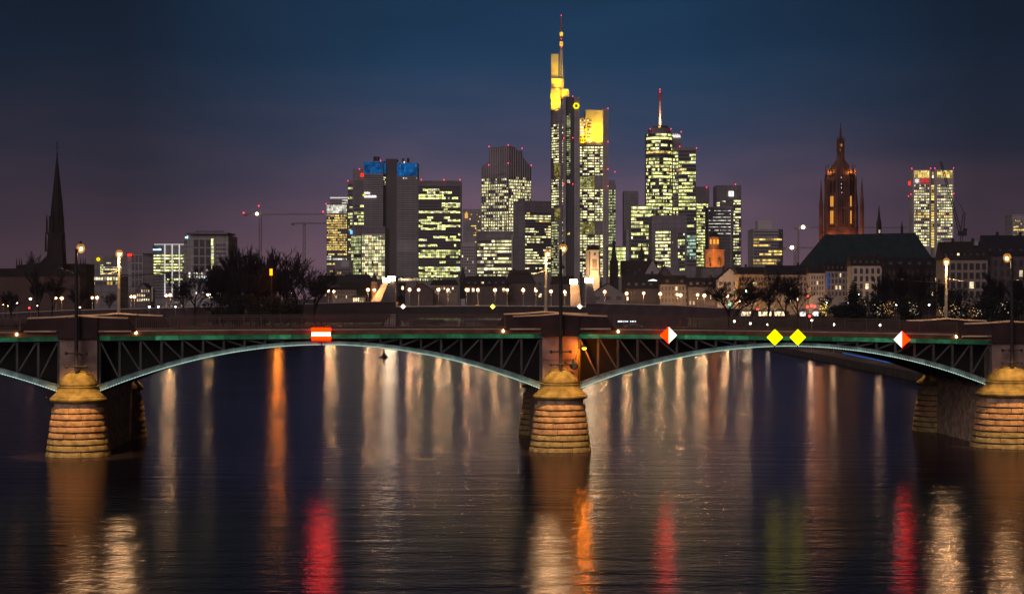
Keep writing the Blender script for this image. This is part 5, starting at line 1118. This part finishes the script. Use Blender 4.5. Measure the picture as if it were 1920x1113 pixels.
crane(1497, 500, 427, 423, 1490, 1700, 1500, 'long jib tower crane passing behind the cathedral, white lamp left of it', (1505, 426, 3.6), (), 2.4)
crane(1491, 500, 465, 461, 1468, 1532, 1500, 'low tower crane with a lamp left of the cathedral roof', (1484, 464, 3.6), (), 4)
# luffing crane in front of the red lettered tower
Y = 1300; t = thing('luffing_crane', (wx(1803, Y), Y, 4), 'dark luffing crane leaning across the red lettered tower', 'crane', 'cranes on the skyline'); b = MB(); x = wx(1803, Y)
def latt2(b, a, c, w, n, r=.22):
    a = Vector(a); c = Vector(c); d = (c-a).normalized(); u = Vector((d.z, 0, -d.x))*w
    b.tube(a-u, c-u*.5, r, n=4); b.tube(a+u, c+u*.5, r, n=4)
    for i in range(n): s = 1 if i % 2 else -1; b.tube(a.lerp(c, i/n)-u*s, a.lerp(c, (i+1)/n)+u*s, r*.7, n=4)
latt2(b, (x, Y, 4), (x, Y, wz(440, Y)), 1.3, 18); b.build('tower_mast', DARKSTEEL, t)
b = MB(); latt2(b, (wx(1800, Y), Y, wz(434, Y)), (wx(1764, Y), Y, wz(303, Y)), .9, 26, .3); b.build('boom', DARKSTEEL, t)
b = MB(); latt2(b, (wx(1804, Y), Y, wz(432, Y)), (wx(1808, Y), Y, wz(399, Y)), 1.2, 6, .3); b.tube((wx(1808, Y), Y, wz(399, Y)), (wx(1799, Y), Y, wz(382, Y)), .25, n=4); b.tube((wx(1808, Y), Y, wz(399, Y)), (wx(1775, Y), Y, wz(340, Y)), .1, n=4); b.build('back_frame', DARKSTEEL, t)
b = MB(); b.box(wx(1797, Y), wx(1812, Y), Y-1.2, Y+1.2, wz(442, Y), wz(433, Y)); b.box(wx(1806, Y), wx(1813, Y), Y-1, Y+1, wz(433, Y), wz(428, Y)); b.build('machine_deck', DARKSTEEL, t)
# ================================================================ trees
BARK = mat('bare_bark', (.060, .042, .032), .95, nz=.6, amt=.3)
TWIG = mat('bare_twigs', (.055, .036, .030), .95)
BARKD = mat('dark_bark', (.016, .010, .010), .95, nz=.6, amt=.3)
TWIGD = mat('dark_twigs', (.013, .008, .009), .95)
NEEDLE = mat('dark_evergreen_leaves', (.016, .018, .013), .9, nz=.5, amt=.5)
def grow_tree(seed, h, spread, upright, levels=5, twig=.05, low=False):
    """a leafless tree of height h with its foot at the origin: returns trunk and crown builders"""
    r = random.Random(seed); tr, cr = MB(), MB()
    def branch(p, d, ln, rad, lev):
        segs = 3 if lev < 2 else 2; q = p; b = tr if lev <= 1 else cr; pts = [p]
        for i in range(segs):
            d = (d+Vector((r.uniform(-1, 1), r.uniform(-1, 1), r.uniform(-.4, .8)*upright))*(.16 if lev else .05)).normalized()
            q2 = q+d*(ln/segs); r0 = rad*(1-.45*i/segs); r1 = rad*(1-.45*(i+1)/segs)
            b.tube(q, q2, r0, r1, 6 if lev == 0 else (4 if lev < 3 else 3), cap=False); q = q2; pts.append(q)
        if lev >= levels: return
        n = (low and (r.randint(15, 17) if twig > .08 else r.randint(8, 9)) or r.randint(5, 7)) if lev == 0 else r.randint(3, 5)
        for i in range(n):
            t = r.uniform(.35, 1.0) if lev else .42+.58*(i+1)/n if not low else .12+.88*(i+1)/n
            k = min(segs-1, int(t*segs)); pp = pts[k].lerp(pts[k+1], t*segs-k)
            a = r.uniform(0, 6.283); side = Vector((math.cos(a), math.sin(a), 0)); ang = r.uniform(.35, .8)*spread
            dd = (d*math.cos(ang)+side*math.sin(ang)+Vector((0, 0, .18*upright))).normalized()
            branch(pp, dd, ln*r.uniform(.52, .78), max(twig*.5, rad*r.uniform(.38, .55)), lev+1)
    branch(Vector((0, 0, -.3)), Vector((0, 0, 1)), h*(.6 if low else .42), h*.022, 0)
    return tr, cr
def scaled(b, h):
    zm = max(v[2] for v in b[1].v+b[0].v); k = h/zm
    for q in b: q.v = [(v[0]*k, v[1]*k, v[2]*k) for v in q.v]
    return b
PROTO = {}
def bare(px, yb, yt, Y, label, kind, rz=0, wide=1.0, group='leafless trees along the river', dark=True):
    zb = {'i': 2.6, 'r': 4.5, 'l': 4.6, 'q': 1.0}[yb] if isinstance(yb, str) else wz(yb, Y)
    h = wz(yt, Y)-zb; x = wx(px, Y)
    if kind not in PROTO:
        sd, sp, up, lv, tw = {'broad': (5, 1.15, .55, 5, .06), 'tall': (8, .72, 1.1, 5, .06), 'dense': (21, .55, 1.2, 5, .09), 'dense2': (33, .66, 1.1, 5, .09), 'fine': (57, .95, .75, 5, .06), 'fine2': (63, .85, .85, 5, .06), 'open': (14, 1.3, .5, 5, .05)}[kind]
        tr, cr = scaled(grow_tree(sd, 10, sp, up, lv, tw, kind[:4] in ('dens', 'fine')), 10)
        meshes = []
        for nm, q in (('trunk', tr), ('crown', cr)):
            me = bpy.data.meshes.new(nm); me.from_pydata(q.v, [], q.f); meshes.append(me)
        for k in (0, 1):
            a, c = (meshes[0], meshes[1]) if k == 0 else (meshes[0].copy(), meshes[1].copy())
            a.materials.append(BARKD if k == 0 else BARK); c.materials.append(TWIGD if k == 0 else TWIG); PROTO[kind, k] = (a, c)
        PROTO[kind] = 1
    t = thing('bare_tree', (x, Y, zb), label, 'tree', group); t.rotation_euler = (0, 0, rz)
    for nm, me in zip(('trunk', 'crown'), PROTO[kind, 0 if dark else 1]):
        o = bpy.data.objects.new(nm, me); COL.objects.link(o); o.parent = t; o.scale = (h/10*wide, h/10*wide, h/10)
    return t
# island clump
for px, yt, Y, k, rz, w, lab in ((408, 476, 640, 'dense', .3, .8, 'leftmost tall tree of the dark island clump, before the yellow stair strip'), (430, 460, 625, 'dense2', 1.2, .8, 'tall dark tree second from left in the island clump'), (456, 452, 650, 'dense', 2.3, .8, 'tallest dark tree in the left half of the island clump, left of the crane mast'),
                            (484, 455, 630, 'dense2', 3.9, .8, 'dark tree in the island clump right under the crane mast'), (512, 460, 655, 'dense', 4.4, .8, 'dark tree of the island clump just above the amber lamp'), (444, 490, 600, 'dense2', 5.2, .9, 'shorter dense tree at the front of the island clump, left side'), (497, 488, 600, 'dense', .9, .9, 'shorter dense tree at the front of the island clump, left of the amber lamp'),
                            (470, 500, 595, 'dense', 2.9, 1.0, 'shortest dense tree in the front middle of the island clump')):
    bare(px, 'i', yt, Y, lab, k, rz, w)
bare(558, 'i', 462, 640, 'wide spreading bare tree at the right end of the island clump', 'fine', .6, 1.35, dark=False)
bare(535, 'i', 466, 660, 'reddish lit bare tree just right of the amber lamp', 'fine2', 2.2, 1.1, dark=False)
bare(590, 'i', 500, 660, 'low drooping bare tree left of the gate tower', 'open', 1.9, 1.0, dark=False)
bare(366, 'i', 492, 620, 'thin open bare tree before the white lined glass office', 'open', .2, .9)
bare(345, 'l', 530, 690, 'small bare tree at the foot of the white lined glass office', 'broad', 3, .9)
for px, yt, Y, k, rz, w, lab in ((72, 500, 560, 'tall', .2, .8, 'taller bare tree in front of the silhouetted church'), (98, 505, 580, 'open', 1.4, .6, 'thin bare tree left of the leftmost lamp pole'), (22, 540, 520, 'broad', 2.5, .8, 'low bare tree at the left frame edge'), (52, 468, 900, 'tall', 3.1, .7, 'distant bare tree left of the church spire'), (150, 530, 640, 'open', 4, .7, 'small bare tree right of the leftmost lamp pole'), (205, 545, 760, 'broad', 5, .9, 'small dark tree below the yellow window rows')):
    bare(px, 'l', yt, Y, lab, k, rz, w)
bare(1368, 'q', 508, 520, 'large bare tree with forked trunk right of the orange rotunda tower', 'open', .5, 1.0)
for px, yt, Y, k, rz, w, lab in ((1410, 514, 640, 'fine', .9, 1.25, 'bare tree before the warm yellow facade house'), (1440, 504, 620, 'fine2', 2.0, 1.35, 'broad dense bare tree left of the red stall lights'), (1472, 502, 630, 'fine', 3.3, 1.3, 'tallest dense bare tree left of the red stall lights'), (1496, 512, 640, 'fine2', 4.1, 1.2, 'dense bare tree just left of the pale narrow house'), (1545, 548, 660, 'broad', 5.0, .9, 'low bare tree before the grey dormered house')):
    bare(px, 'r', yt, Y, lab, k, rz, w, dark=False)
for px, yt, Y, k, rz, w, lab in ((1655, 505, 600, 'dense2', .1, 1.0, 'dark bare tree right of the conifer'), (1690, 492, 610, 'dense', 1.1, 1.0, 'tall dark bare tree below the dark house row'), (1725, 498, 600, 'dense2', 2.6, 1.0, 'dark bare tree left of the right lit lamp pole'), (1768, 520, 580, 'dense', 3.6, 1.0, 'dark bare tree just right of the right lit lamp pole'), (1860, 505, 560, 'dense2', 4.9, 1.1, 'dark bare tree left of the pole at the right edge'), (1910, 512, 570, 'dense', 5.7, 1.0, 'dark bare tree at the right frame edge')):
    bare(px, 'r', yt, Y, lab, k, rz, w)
# conifer
def conifer(px, yb, yt, Y, label, half):
    x = wx(px, Y); zb, zt = 4.4, wz(yt, Y); t = thing('conifer', (x, Y, zb), label, 'tree'); r = random.Random(3); h = zt-zb
    b = MB(); b.tube((x, Y, zb-.3), (x, Y, zt), .35, .04, 7); b.build('trunk', BARKD, t); b = MB(); R = half*Y/F
    for lv in range(26):
        f = lv/25; z = zb+h*(.06+.92*f); rr = R*(1-f)**.85*r.uniform(.8, 1.1)+.15
        for j in range(int(9+12*(1-f))):
            a = r.uniform(0, 6.283); L_ = rr*r.uniform(.55, 1.12); d = Vector((math.cos(a), math.sin(a), 0)); s = Vector((-d.y, d.x, 0)); droop = -.22*L_
            for q in range(5):
                p0 = Vector((x, Y, z))+d*(L_*q/5)+Vector((0, 0, droop*(q/5)**1.5)); p1 = Vector((x, Y, z))+d*(L_*(q+1)/5)+Vector((0, 0, droop*((q+1)/5)**1.5+.12*(q == 4)))
                w = (.55*(1-q/5)+.12)*min(1, rr*.5); dz = Vector((0, 0, -.35*w-r.uniform(0, .25)))
                b.add([p0+s*w, p0-s*w, p1-s*w*.6+dz*.3, p1+s*w*.6+dz*.3], [[0, 1, 2, 3]]); b.add([p0, p1, p1+dz, p0+dz*1.2], [[0, 1, 2, 3]])
    b.build('crown', NEEDLE, t)
conifer(1601, 0, 521, 560, 'broad black conifer in front of the tall pale house', 44)
def evergreen(px, yt, Y, half, label, seed, zb=4.4, name='evergreen_tree', group='dark evergreens on the right bank'):
    x = wx(px, Y); zt = wz(yt, Y); t = thing(name, (x, Y, zb), label, 'tree' if 'tree' in name else 'shrub', group); r = random.Random(seed); R = half*Y/F; h = zt-zb
    b = MB(); b.tube((x, Y, zb-.3), (x, Y, zb+h*.7), .3, .08, 7)
    for i in range(7): a = r.uniform(0, 6.28); b.tube((x, Y, zb+h*(.2+.07*i)), (x+R*.6*math.cos(a), Y+R*.6*math.sin(a), zb+h*(.4+.07*i)), .12, .04, 4)
    b.build('trunk', BARKD, t); b = MB()
    cl = [(r.gauss(0, .42)*R, r.gauss(0, .42)*R, zb+h*r.uniform(.15, .88), R*r.uniform(.22, .42)) for _ in range(26)]
    for cx, cy, cz, cr in cl:
        for _ in range(110):
            v = Vector((r.gauss(0, 1), r.gauss(0, 1), r.gauss(0, .8))).normalized()*cr*r.uniform(.5, 1.05); p = Vector((x+cx, Y+cy, cz))+v
            if p.z < zb or p.z > zt+.4: continue
            u = Vector((r.uniform(-1, 1), r.uniform(-1, 1), r.uniform(-1, 1))).normalized(); w = u.orthogonal().normalized(); s = r.uniform(.16, .34)
            b.add([p-u*s-w*s*.5, p+u*s-w*s*.5, p+u*s+w*s*.5, p-u*s+w*s*.5], [[0, 1, 2, 3]])
    b.build('crown', NEEDLE, t)
for i, (px, yt, Y, hf, lab) in enumerate(((1640, 548, 590, 34, 'rounded dark evergreen right of the black conifer'), (1700, 556, 570, 30, 'low dark evergreen behind the fairy lights left of the right lit pole'), (1800, 540, 560, 46, 'wide dark evergreen before the loggia house'), (1850, 556, 550, 36, 'low dark evergreen right of the loggia house'), (1575, 572, 580, 26, 'low dark bush left of the black conifer'), (1905, 562, 555, 34, 'low dark evergreen at the right frame edge'))): evergreen(px, yt, Y, hf, lab, 40+i)
for i, (px, yt, lab) in enumerate(((418, 552, 'leftmost dark shrub under the island trees'), (448, 548, 'dark shrub under the island trees, second from left'), (480, 550, 'dark shrub in the middle under the island trees'), (512, 552, 'dark shrub under the amber lamp on the island'), (545, 560, 'low dark shrub at the right end of the island'))): evergreen(px, yt, 592, 26, lab, 70+i, 2.5, 'shrub', 'dark shrubs on the island')
# ================================================================ lights on the banks
b = MB(); x, Y = wx(508.5, 590), 590
t = thing('amber_signal', (x, Y, 2.6), 'tall amber lit panel on a mast in front of the island trees', 'signal lamp')
b.lathe((x, Y, 0), [(.16, 2.5), (.10, wz(503, Y))], 8); b.build('mast', BLACK, t)
b = MB(); b.box(x-.42, x+.42, Y-.5, Y-.12, wz(516, Y), wz(504, Y)); b.build('panel', em('amber_panel_light', (1.0, .24, .0), 4.2, True), t)
b = MB(); b.box(x-.5, x+.5, Y-.55, Y-.11, wz(504, Y)+.01, wz(503, Y)); b.build('cap', BLACK, t)
point('amber_light', t, (x+2.2, Y-1.2, wz(507, Y)), 2600, (1, .30, .03), .6)
def small_lamp(px, py, Y, zb, label, m, r=.3, name='path_lamp', cat='lamp', group='small lamps on the river banks', light=0):
    x, z = wx(px, Y), wz(py, Y); t = thing(name, (x, Y, zb), label, cat, group)
    if light: point('lamp_light', t, (x, Y+1, z-r*2), light, (1, .58, .25), .3)
    b = MB(); b.lathe((x, Y, 0), [(.09, zb-.1), (.06, z-r*.8)], 6); b.build('pole', FPOLE, t); b = MB(); b.ball((x, Y, z), r, 8); b.build('globe', m, t); b = MB(); b.lathe((x, Y, z), [(r*.9, r*.75), (r*.3, r*1.2)], 6); b.build('cap', BLACK, t)
    return t
WL = em('white_globe', (1.0, .80, .55), 16, True); WL2 = em('cold_globe', (.85, .93, 1.0), 14, True); AL = em('amber_globe', (1.0, .55, .18), 12, True)
for i, (px, py, m, r, lab) in enumerate(((6, 571, AL, .2, 'small amber lamp at the very left frame edge'), (15, 573, AL, .2, 'small amber lamp just right of the left frame edge lamp'), (32, 568, WL, .25, 'small lamp on a slender pole left of the red traffic light'), (57, 560, WL, .4, 'bright white lamp above the red traffic light'), (150, 576, WL, .26, 'low white lamp right of the leftmost lamp pole'), (70, 573, WL, .16, 'tiny lamp right of the red traffic light'), (280, 575, WL2, .34, 'cold white lamp below the white banner'), (297, 575, WL2, .30, 'cold white lamp left of the glass office foot'), (329, 575, WL2, .22, 'small cold lamp under the third white light line'))):
    small_lamp(px, py, 640, 4.6, lab, m, r)
for px, py, m, r, lab in ((1392, 556, WL, .42, 'warm globe lamp between the bare trees on the right bank'), (1400, 545, em('greenish_globe', (.65, 1, .6), 16, True), .45, 'greenish lamp high on the warm yellow facade'), (1387, 564, WL, .3, 'small warm lamp under the globe lamp on the right bank'), (1398, 569, WL, .3, 'small warm lamp right under the bare trees, right bank'), (1483, 563, WL, .32, 'warm lamp left of the red stall lights'), (1550, 567, WL2, .26, 'white lamp right of the yellow stall lights'), (1590, 568, WL2, .26, 'white lamp in front of the black conifer'), (1635, 570, WL2, .28, 'white lamp right of the black conifer'), (1610, 551, WL2, .2, 'tiny white lamp high in front of the black conifer'), (1681, 571, WL2, .26, 'white lamp beside the first fairy light tree'), (1742, 571, WL2, .3, 'white lamp left of the right lit pole'), (1796, 572, WL2, .22, 'small white lamp right of the right lit pole'), (1870, 573, WL2, .2, 'small white lamp left of the pole at the right edge')):
    small_lamp(px, py, {1392: 842, 1483: 832, 1550: 818, 1635: 782}.get(px, 610), 4.5, lab, m, r*(1.3 if px in (1392, 1483, 1550, 1635) else 1), light={1392: 5200, 1483: 3800, 1550: 2500, 1635: 2500}.get(px, 0))
for px, py, lab in ((1377, 602, 'low path lamp behind the railing left of the yellow diamond signs'), (1407, 606, 'low path lamp right of the second red marker post'), (1440, 608, 'low path lamp directly left of the yellow diamond signs'), (1522, 600, 'low path lamp right of the yellow diamond signs'), (1521, 619, 'lowest path lamp right of the yellow diamond signs'), (1563, 608, 'low path lamp midway between yellow and red white signs'), (1650, 609, 'bright low path lamp left of the right red white diamond')):
    Y = 62.3*F/(px-960)*(1 if py < 612 else .97); small_lamp(px, py, Y, 1.0, lab, WL, .0006*Y, light=110 if px > 1500 else 0)
def traffic_light(px, py, Y, zb, label, m):
    x, z = wx(px, Y), wz(py, Y); t = thing('traffic_light', (x, Y, zb), label, 'traffic light'); b = MB(); b.lathe((x, Y, 0), [(.10, zb-.1), (.08, z-.8)], 6); b.build('pole', BLACK, t)
    b = MB(); b.box(x-.22, x+.22, Y-.1, Y+.2, z-.85, z+.35); b.build('housing', BLACK, t); b = MB(); b.ball((x, Y-.12, z), .26, 8); b.build('lens', m, t)
TR = em('red_signal', (1, .02, .015), 14, True); TG = em('green_signal', (.02, 1, .55), 8, True)
traffic_light(55, 577, 640, 4.6, 'red traffic light on the left bank', TR); traffic_light(1515, 555, 640, 4.5, 'red traffic light high above the stall lights', TR); traffic_light(1368, 571, 600, 4.5, 'green traffic light beside the forked bare tree', TG); traffic_light(1420, 579.5, 620, 4.5, 'small red signal under the dense bare trees', TR)
# market stalls with lights
AWN = mat('stall_canvas', (.35, .28, .22), .9); 
def stall(px, w, py, Y, m, label, red=None):
    x = wx(px, Y); k = Y/F; zb = 4.5; t = thing('market_stall', (x, Y, zb), label, 'stall', 'market stalls on the right bank'); hw = w*k/2
    b = MB(); b.box(x-hw, x+hw, Y, Y+2.4, zb, zb+1.0); b.build('counter', BARK, t); b = MB()
    for sx in (-1, 1): b.box(x+sx*hw-.05, x+sx*hw+.05, Y-.05, Y+.05, zb+1, zb+2.6)
    b.build('posts', BARK, t); b = MB(); b.wall([(x-hw-.3, zb+2.602), (x+hw+.3, zb+2.602), (x, zb+3.7)], Y-.3, Y+2.6); b.build('roof', AWN, t)
    b = MB(); b.box(x-hw+.15, x+hw-.15, Y+2.0, Y+2.2, zb+1.02, zb+2.5); b.build('lit_back', m, t)
    if red:
        for dx, dz in red: b = MB(); b.ball((x+dx, Y-.5, zb+dz), .42, 8); b.build('red_lamp', TR, t)
SL = litwin('stall_glow', (1, .62, .28), (1, .85, .6), 1.3, .5); SLW = litwin('stall_glow_white', (.9, .95, .9), (1, .9, .8), 1.2, .5); SLY = litwin('stall_glow_yellow', (1, .75, .1), (1, .6, .1), 1.4, .5)
stall(1400, 20, 0, 640, SL, 'leftmost lit market stall under the warm yellow facade'); stall(1436, 26, 0, 645, SL, 'lit market stall under the broad dense bare tree'); stall(1464, 22, 0, 645, SL, 'lit market stall left of the white lit stall'); stall(1507, 12, 0, 640, SLW, 'white lit stall with red lamps on its roof', [(1.2, 4.2), (2.6, 4.5), (1.9, 1.0), (3.6, 4.3)]); stall(1531, 12, 0, 640, SLW, 'white lit stall right of the red lamps'); stall(1546, 12, 0, 640, SLY, 'yellow lit stall left of the black conifer')
# fairy lights: one string to each small tree
def fairy(px, py, w, h, Y, n, m, label, seed):
    r = random.Random(seed); x = wx(px, Y); k = Y/F; o = (x, Y, wz(py+h/2, Y)); b = MB()
    n = int(n*.6)
    for i in range(n):
        v = (r.gauss(0, .30)*w*k, r.uniform(-1.2, 1.2), r.uniform(-.5, .5)*h*k); q = (o[0]+v[0], o[1]+v[1], wz(py, Y)+v[2]); s = .03+.11*r.random()**2.5
        b.ball(q, s, 5)
        if i: b.tube(q0, q, .012, n=3, m=1)
        q0 = q
    b.build('x', [m, BLACK], None, o); ob = COL.objects[-1]; ob.name = 'fairy_lights'; tag(ob, label, 'fairy lights', 'strings of fairy lights in small trees')
FL = em('fairy_bulb', (1, .55, .18), 1.3); FLW = em('fairy_bulb_white', (1, .78, .5), 1.1)
for i, (px, py, w, h, Y, n, m, lab) in enumerate(((1667, 578, 26, 26, 545, 90, FL, 'largest amber fairy light string, right of the black conifer'), (1712, 578, 18, 24, 545, 60, FLW, 'fairy lights on the small tree left of the right lit pole'), (1767, 584, 8, 22, 540, 36, FL, 'narrow fairy light string right of the right lit pole'), (1788, 580, 14, 18, 540, 40, FL, 'fairy lights under the wide dark evergreen, left side'), (1823, 585, 14, 20, 540, 45, FL, 'fairy lights under the wide dark evergreen, right side'), (1837, 588, 8, 14, 540, 24, FLW, 'small pale fairy light string right of the evergreen lights'), (1800, 590, 20, 10, 540, 30, FLW, 'low pale fairy lights along the ground under the evergreen'), (1880, 577, 24, 24, 540, 20, FLW, 'sparse fairy lights beside the pole at the right edge'), (1645, 582, 16, 22, 545, 30, FLW, 'faint fairy lights just right of the black conifer'), (1455, 574, 70, 14, 632, 130, FL, 'long ground level sparkle of bulbs below the dense bare trees'), (1400, 574, 50, 12, 632, 80, FLW, 'sparkle of bulbs below the warm yellow facade'), (1547, 573, 12, 16, 600, 36, em('fairy_bulb_gold', (1, .7, .08), 4), 'golden bulbs left of the black conifer'), (1550, 562, 24, 6, 600, 20, FLW, 'row of pale bulbs above the yellow lit stall'), (325, 572, 40, 14, 650, 50, FLW, 'pale bulbs in the bush below the white lined glass office'), (505, 562, 14, 18, 600, 18, FLW, 'few pale bulbs under the amber lamp'), (455, 549, 6, 3, 596, 6, FLW, 'three tiny lights in the dark island clump'))):
    fairy(px, py, w, h, Y, n, m, lab, 100+i)
# excursion boats moored below the far bridge
def boat(px, Y, L_, label, glow, hullc):
    x = wx(px, Y); t = thing('river_boat', (x, Y, 0), label, 'boat', 'moored river boats'); hl = L_/2
    b = MB(); n = 7; rings = []
    pl = [(-hl, .2), (-hl*.85, 1.6), (0, 2.0), (hl*.7, 1.8), (hl, .1)]
    pts = [(x+a, Y-w) for a, w in pl]+[(x+a, Y+w) for a, w in pl[::-1]]
    b.prism(pts, -.4, 1.1); b.build('hull', hullc, t)
    b = MB(); b.box(x-hl*.75, x+hl*.6, Y-1.5, Y+1.5, 1.102, 2.7); b.build('cabin', CONC_M, t)
    b = MB(); m_ = 10
    for i in range(m_): a = x-hl*.72+(hl*1.3)*(i+.1)/m_; b.box(a, a+hl*1.3/m_*.75, Y-1.56, Y-1.503, 1.5, 2.4)
    b.build('cabin_windows', glow, t)
    arc = [(x-hl*.8+hl*1.45*i/10, 2.702+1.0*math.sin(math.pi*i/10)) for i in range(11)]
    b = MB(); b.wall(arc+[(q[0], q[1]+.16) for q in arc[::-1]], Y-1.7, Y+1.7); b.build('canopy', mat('boat_canopy', (.6, .52, .45), .7), t)
HUL = mat('boat_hull', (.08, .07, .075), .5)
boat(628, 560, 9.5, 'moored boat with an arched canopy behind the red rectangular sign', LIT['dimgreen'], HUL)
boat(1190, 570, 9, 'moored boat with a small lit arched canopy right of the middle pier', LIT['teal'], HUL)
boat(1130, 600, 6, 'small boat peeping over the parapet right of the middle pier', LIT['dimgreen'], HUL)
t = thing('jetty_light', (wx(1176, 520), 520, 0), 'row of cold white lamps on a low jetty right of the middle pier', 'lamp'); b = MB(); x0, x1 = wx(1158, 520), wx(1193, 520); b.box(x0, x1, 520, 521.5, -.5, 3.6); b.build('jetty', QUAY, t)
b = MB()
for i in range(12): a = x0+(x1-x0)*(i+.2)/12; b.box(a, a+.26, 519.8, 519.99, wz(603.5, 520), wz(601, 520))
b.build('light_row', em('cold_row_light', (.75, .9, 1), 2.5, True), t)
# tramway wire across the near bridge stays with its masts
# ================================================================ night haze over the city
hz = bpy.data.materials.new('night_haze'); hz.use_nodes = True; t_ = hz.node_tree; t_.nodes.clear()
pv = N(t_, 'ShaderNodeVolumePrincipled'); oo = N(t_, 'ShaderNodeOutputMaterial')
pv.inputs['Color'].default_value = (.82, .80, .95, 1); pv.inputs['Density'].default_value = .00010; pv.inputs['Anisotropy'].default_value = .3
t_.links.new(pv.outputs[0], oo.inputs['Volume'])
b = MB(); b.box(-6300, 6300, -300, 6300, -3, 330); o = b.build('haze', hz)
tag(o, None, None, None, 'stuff')
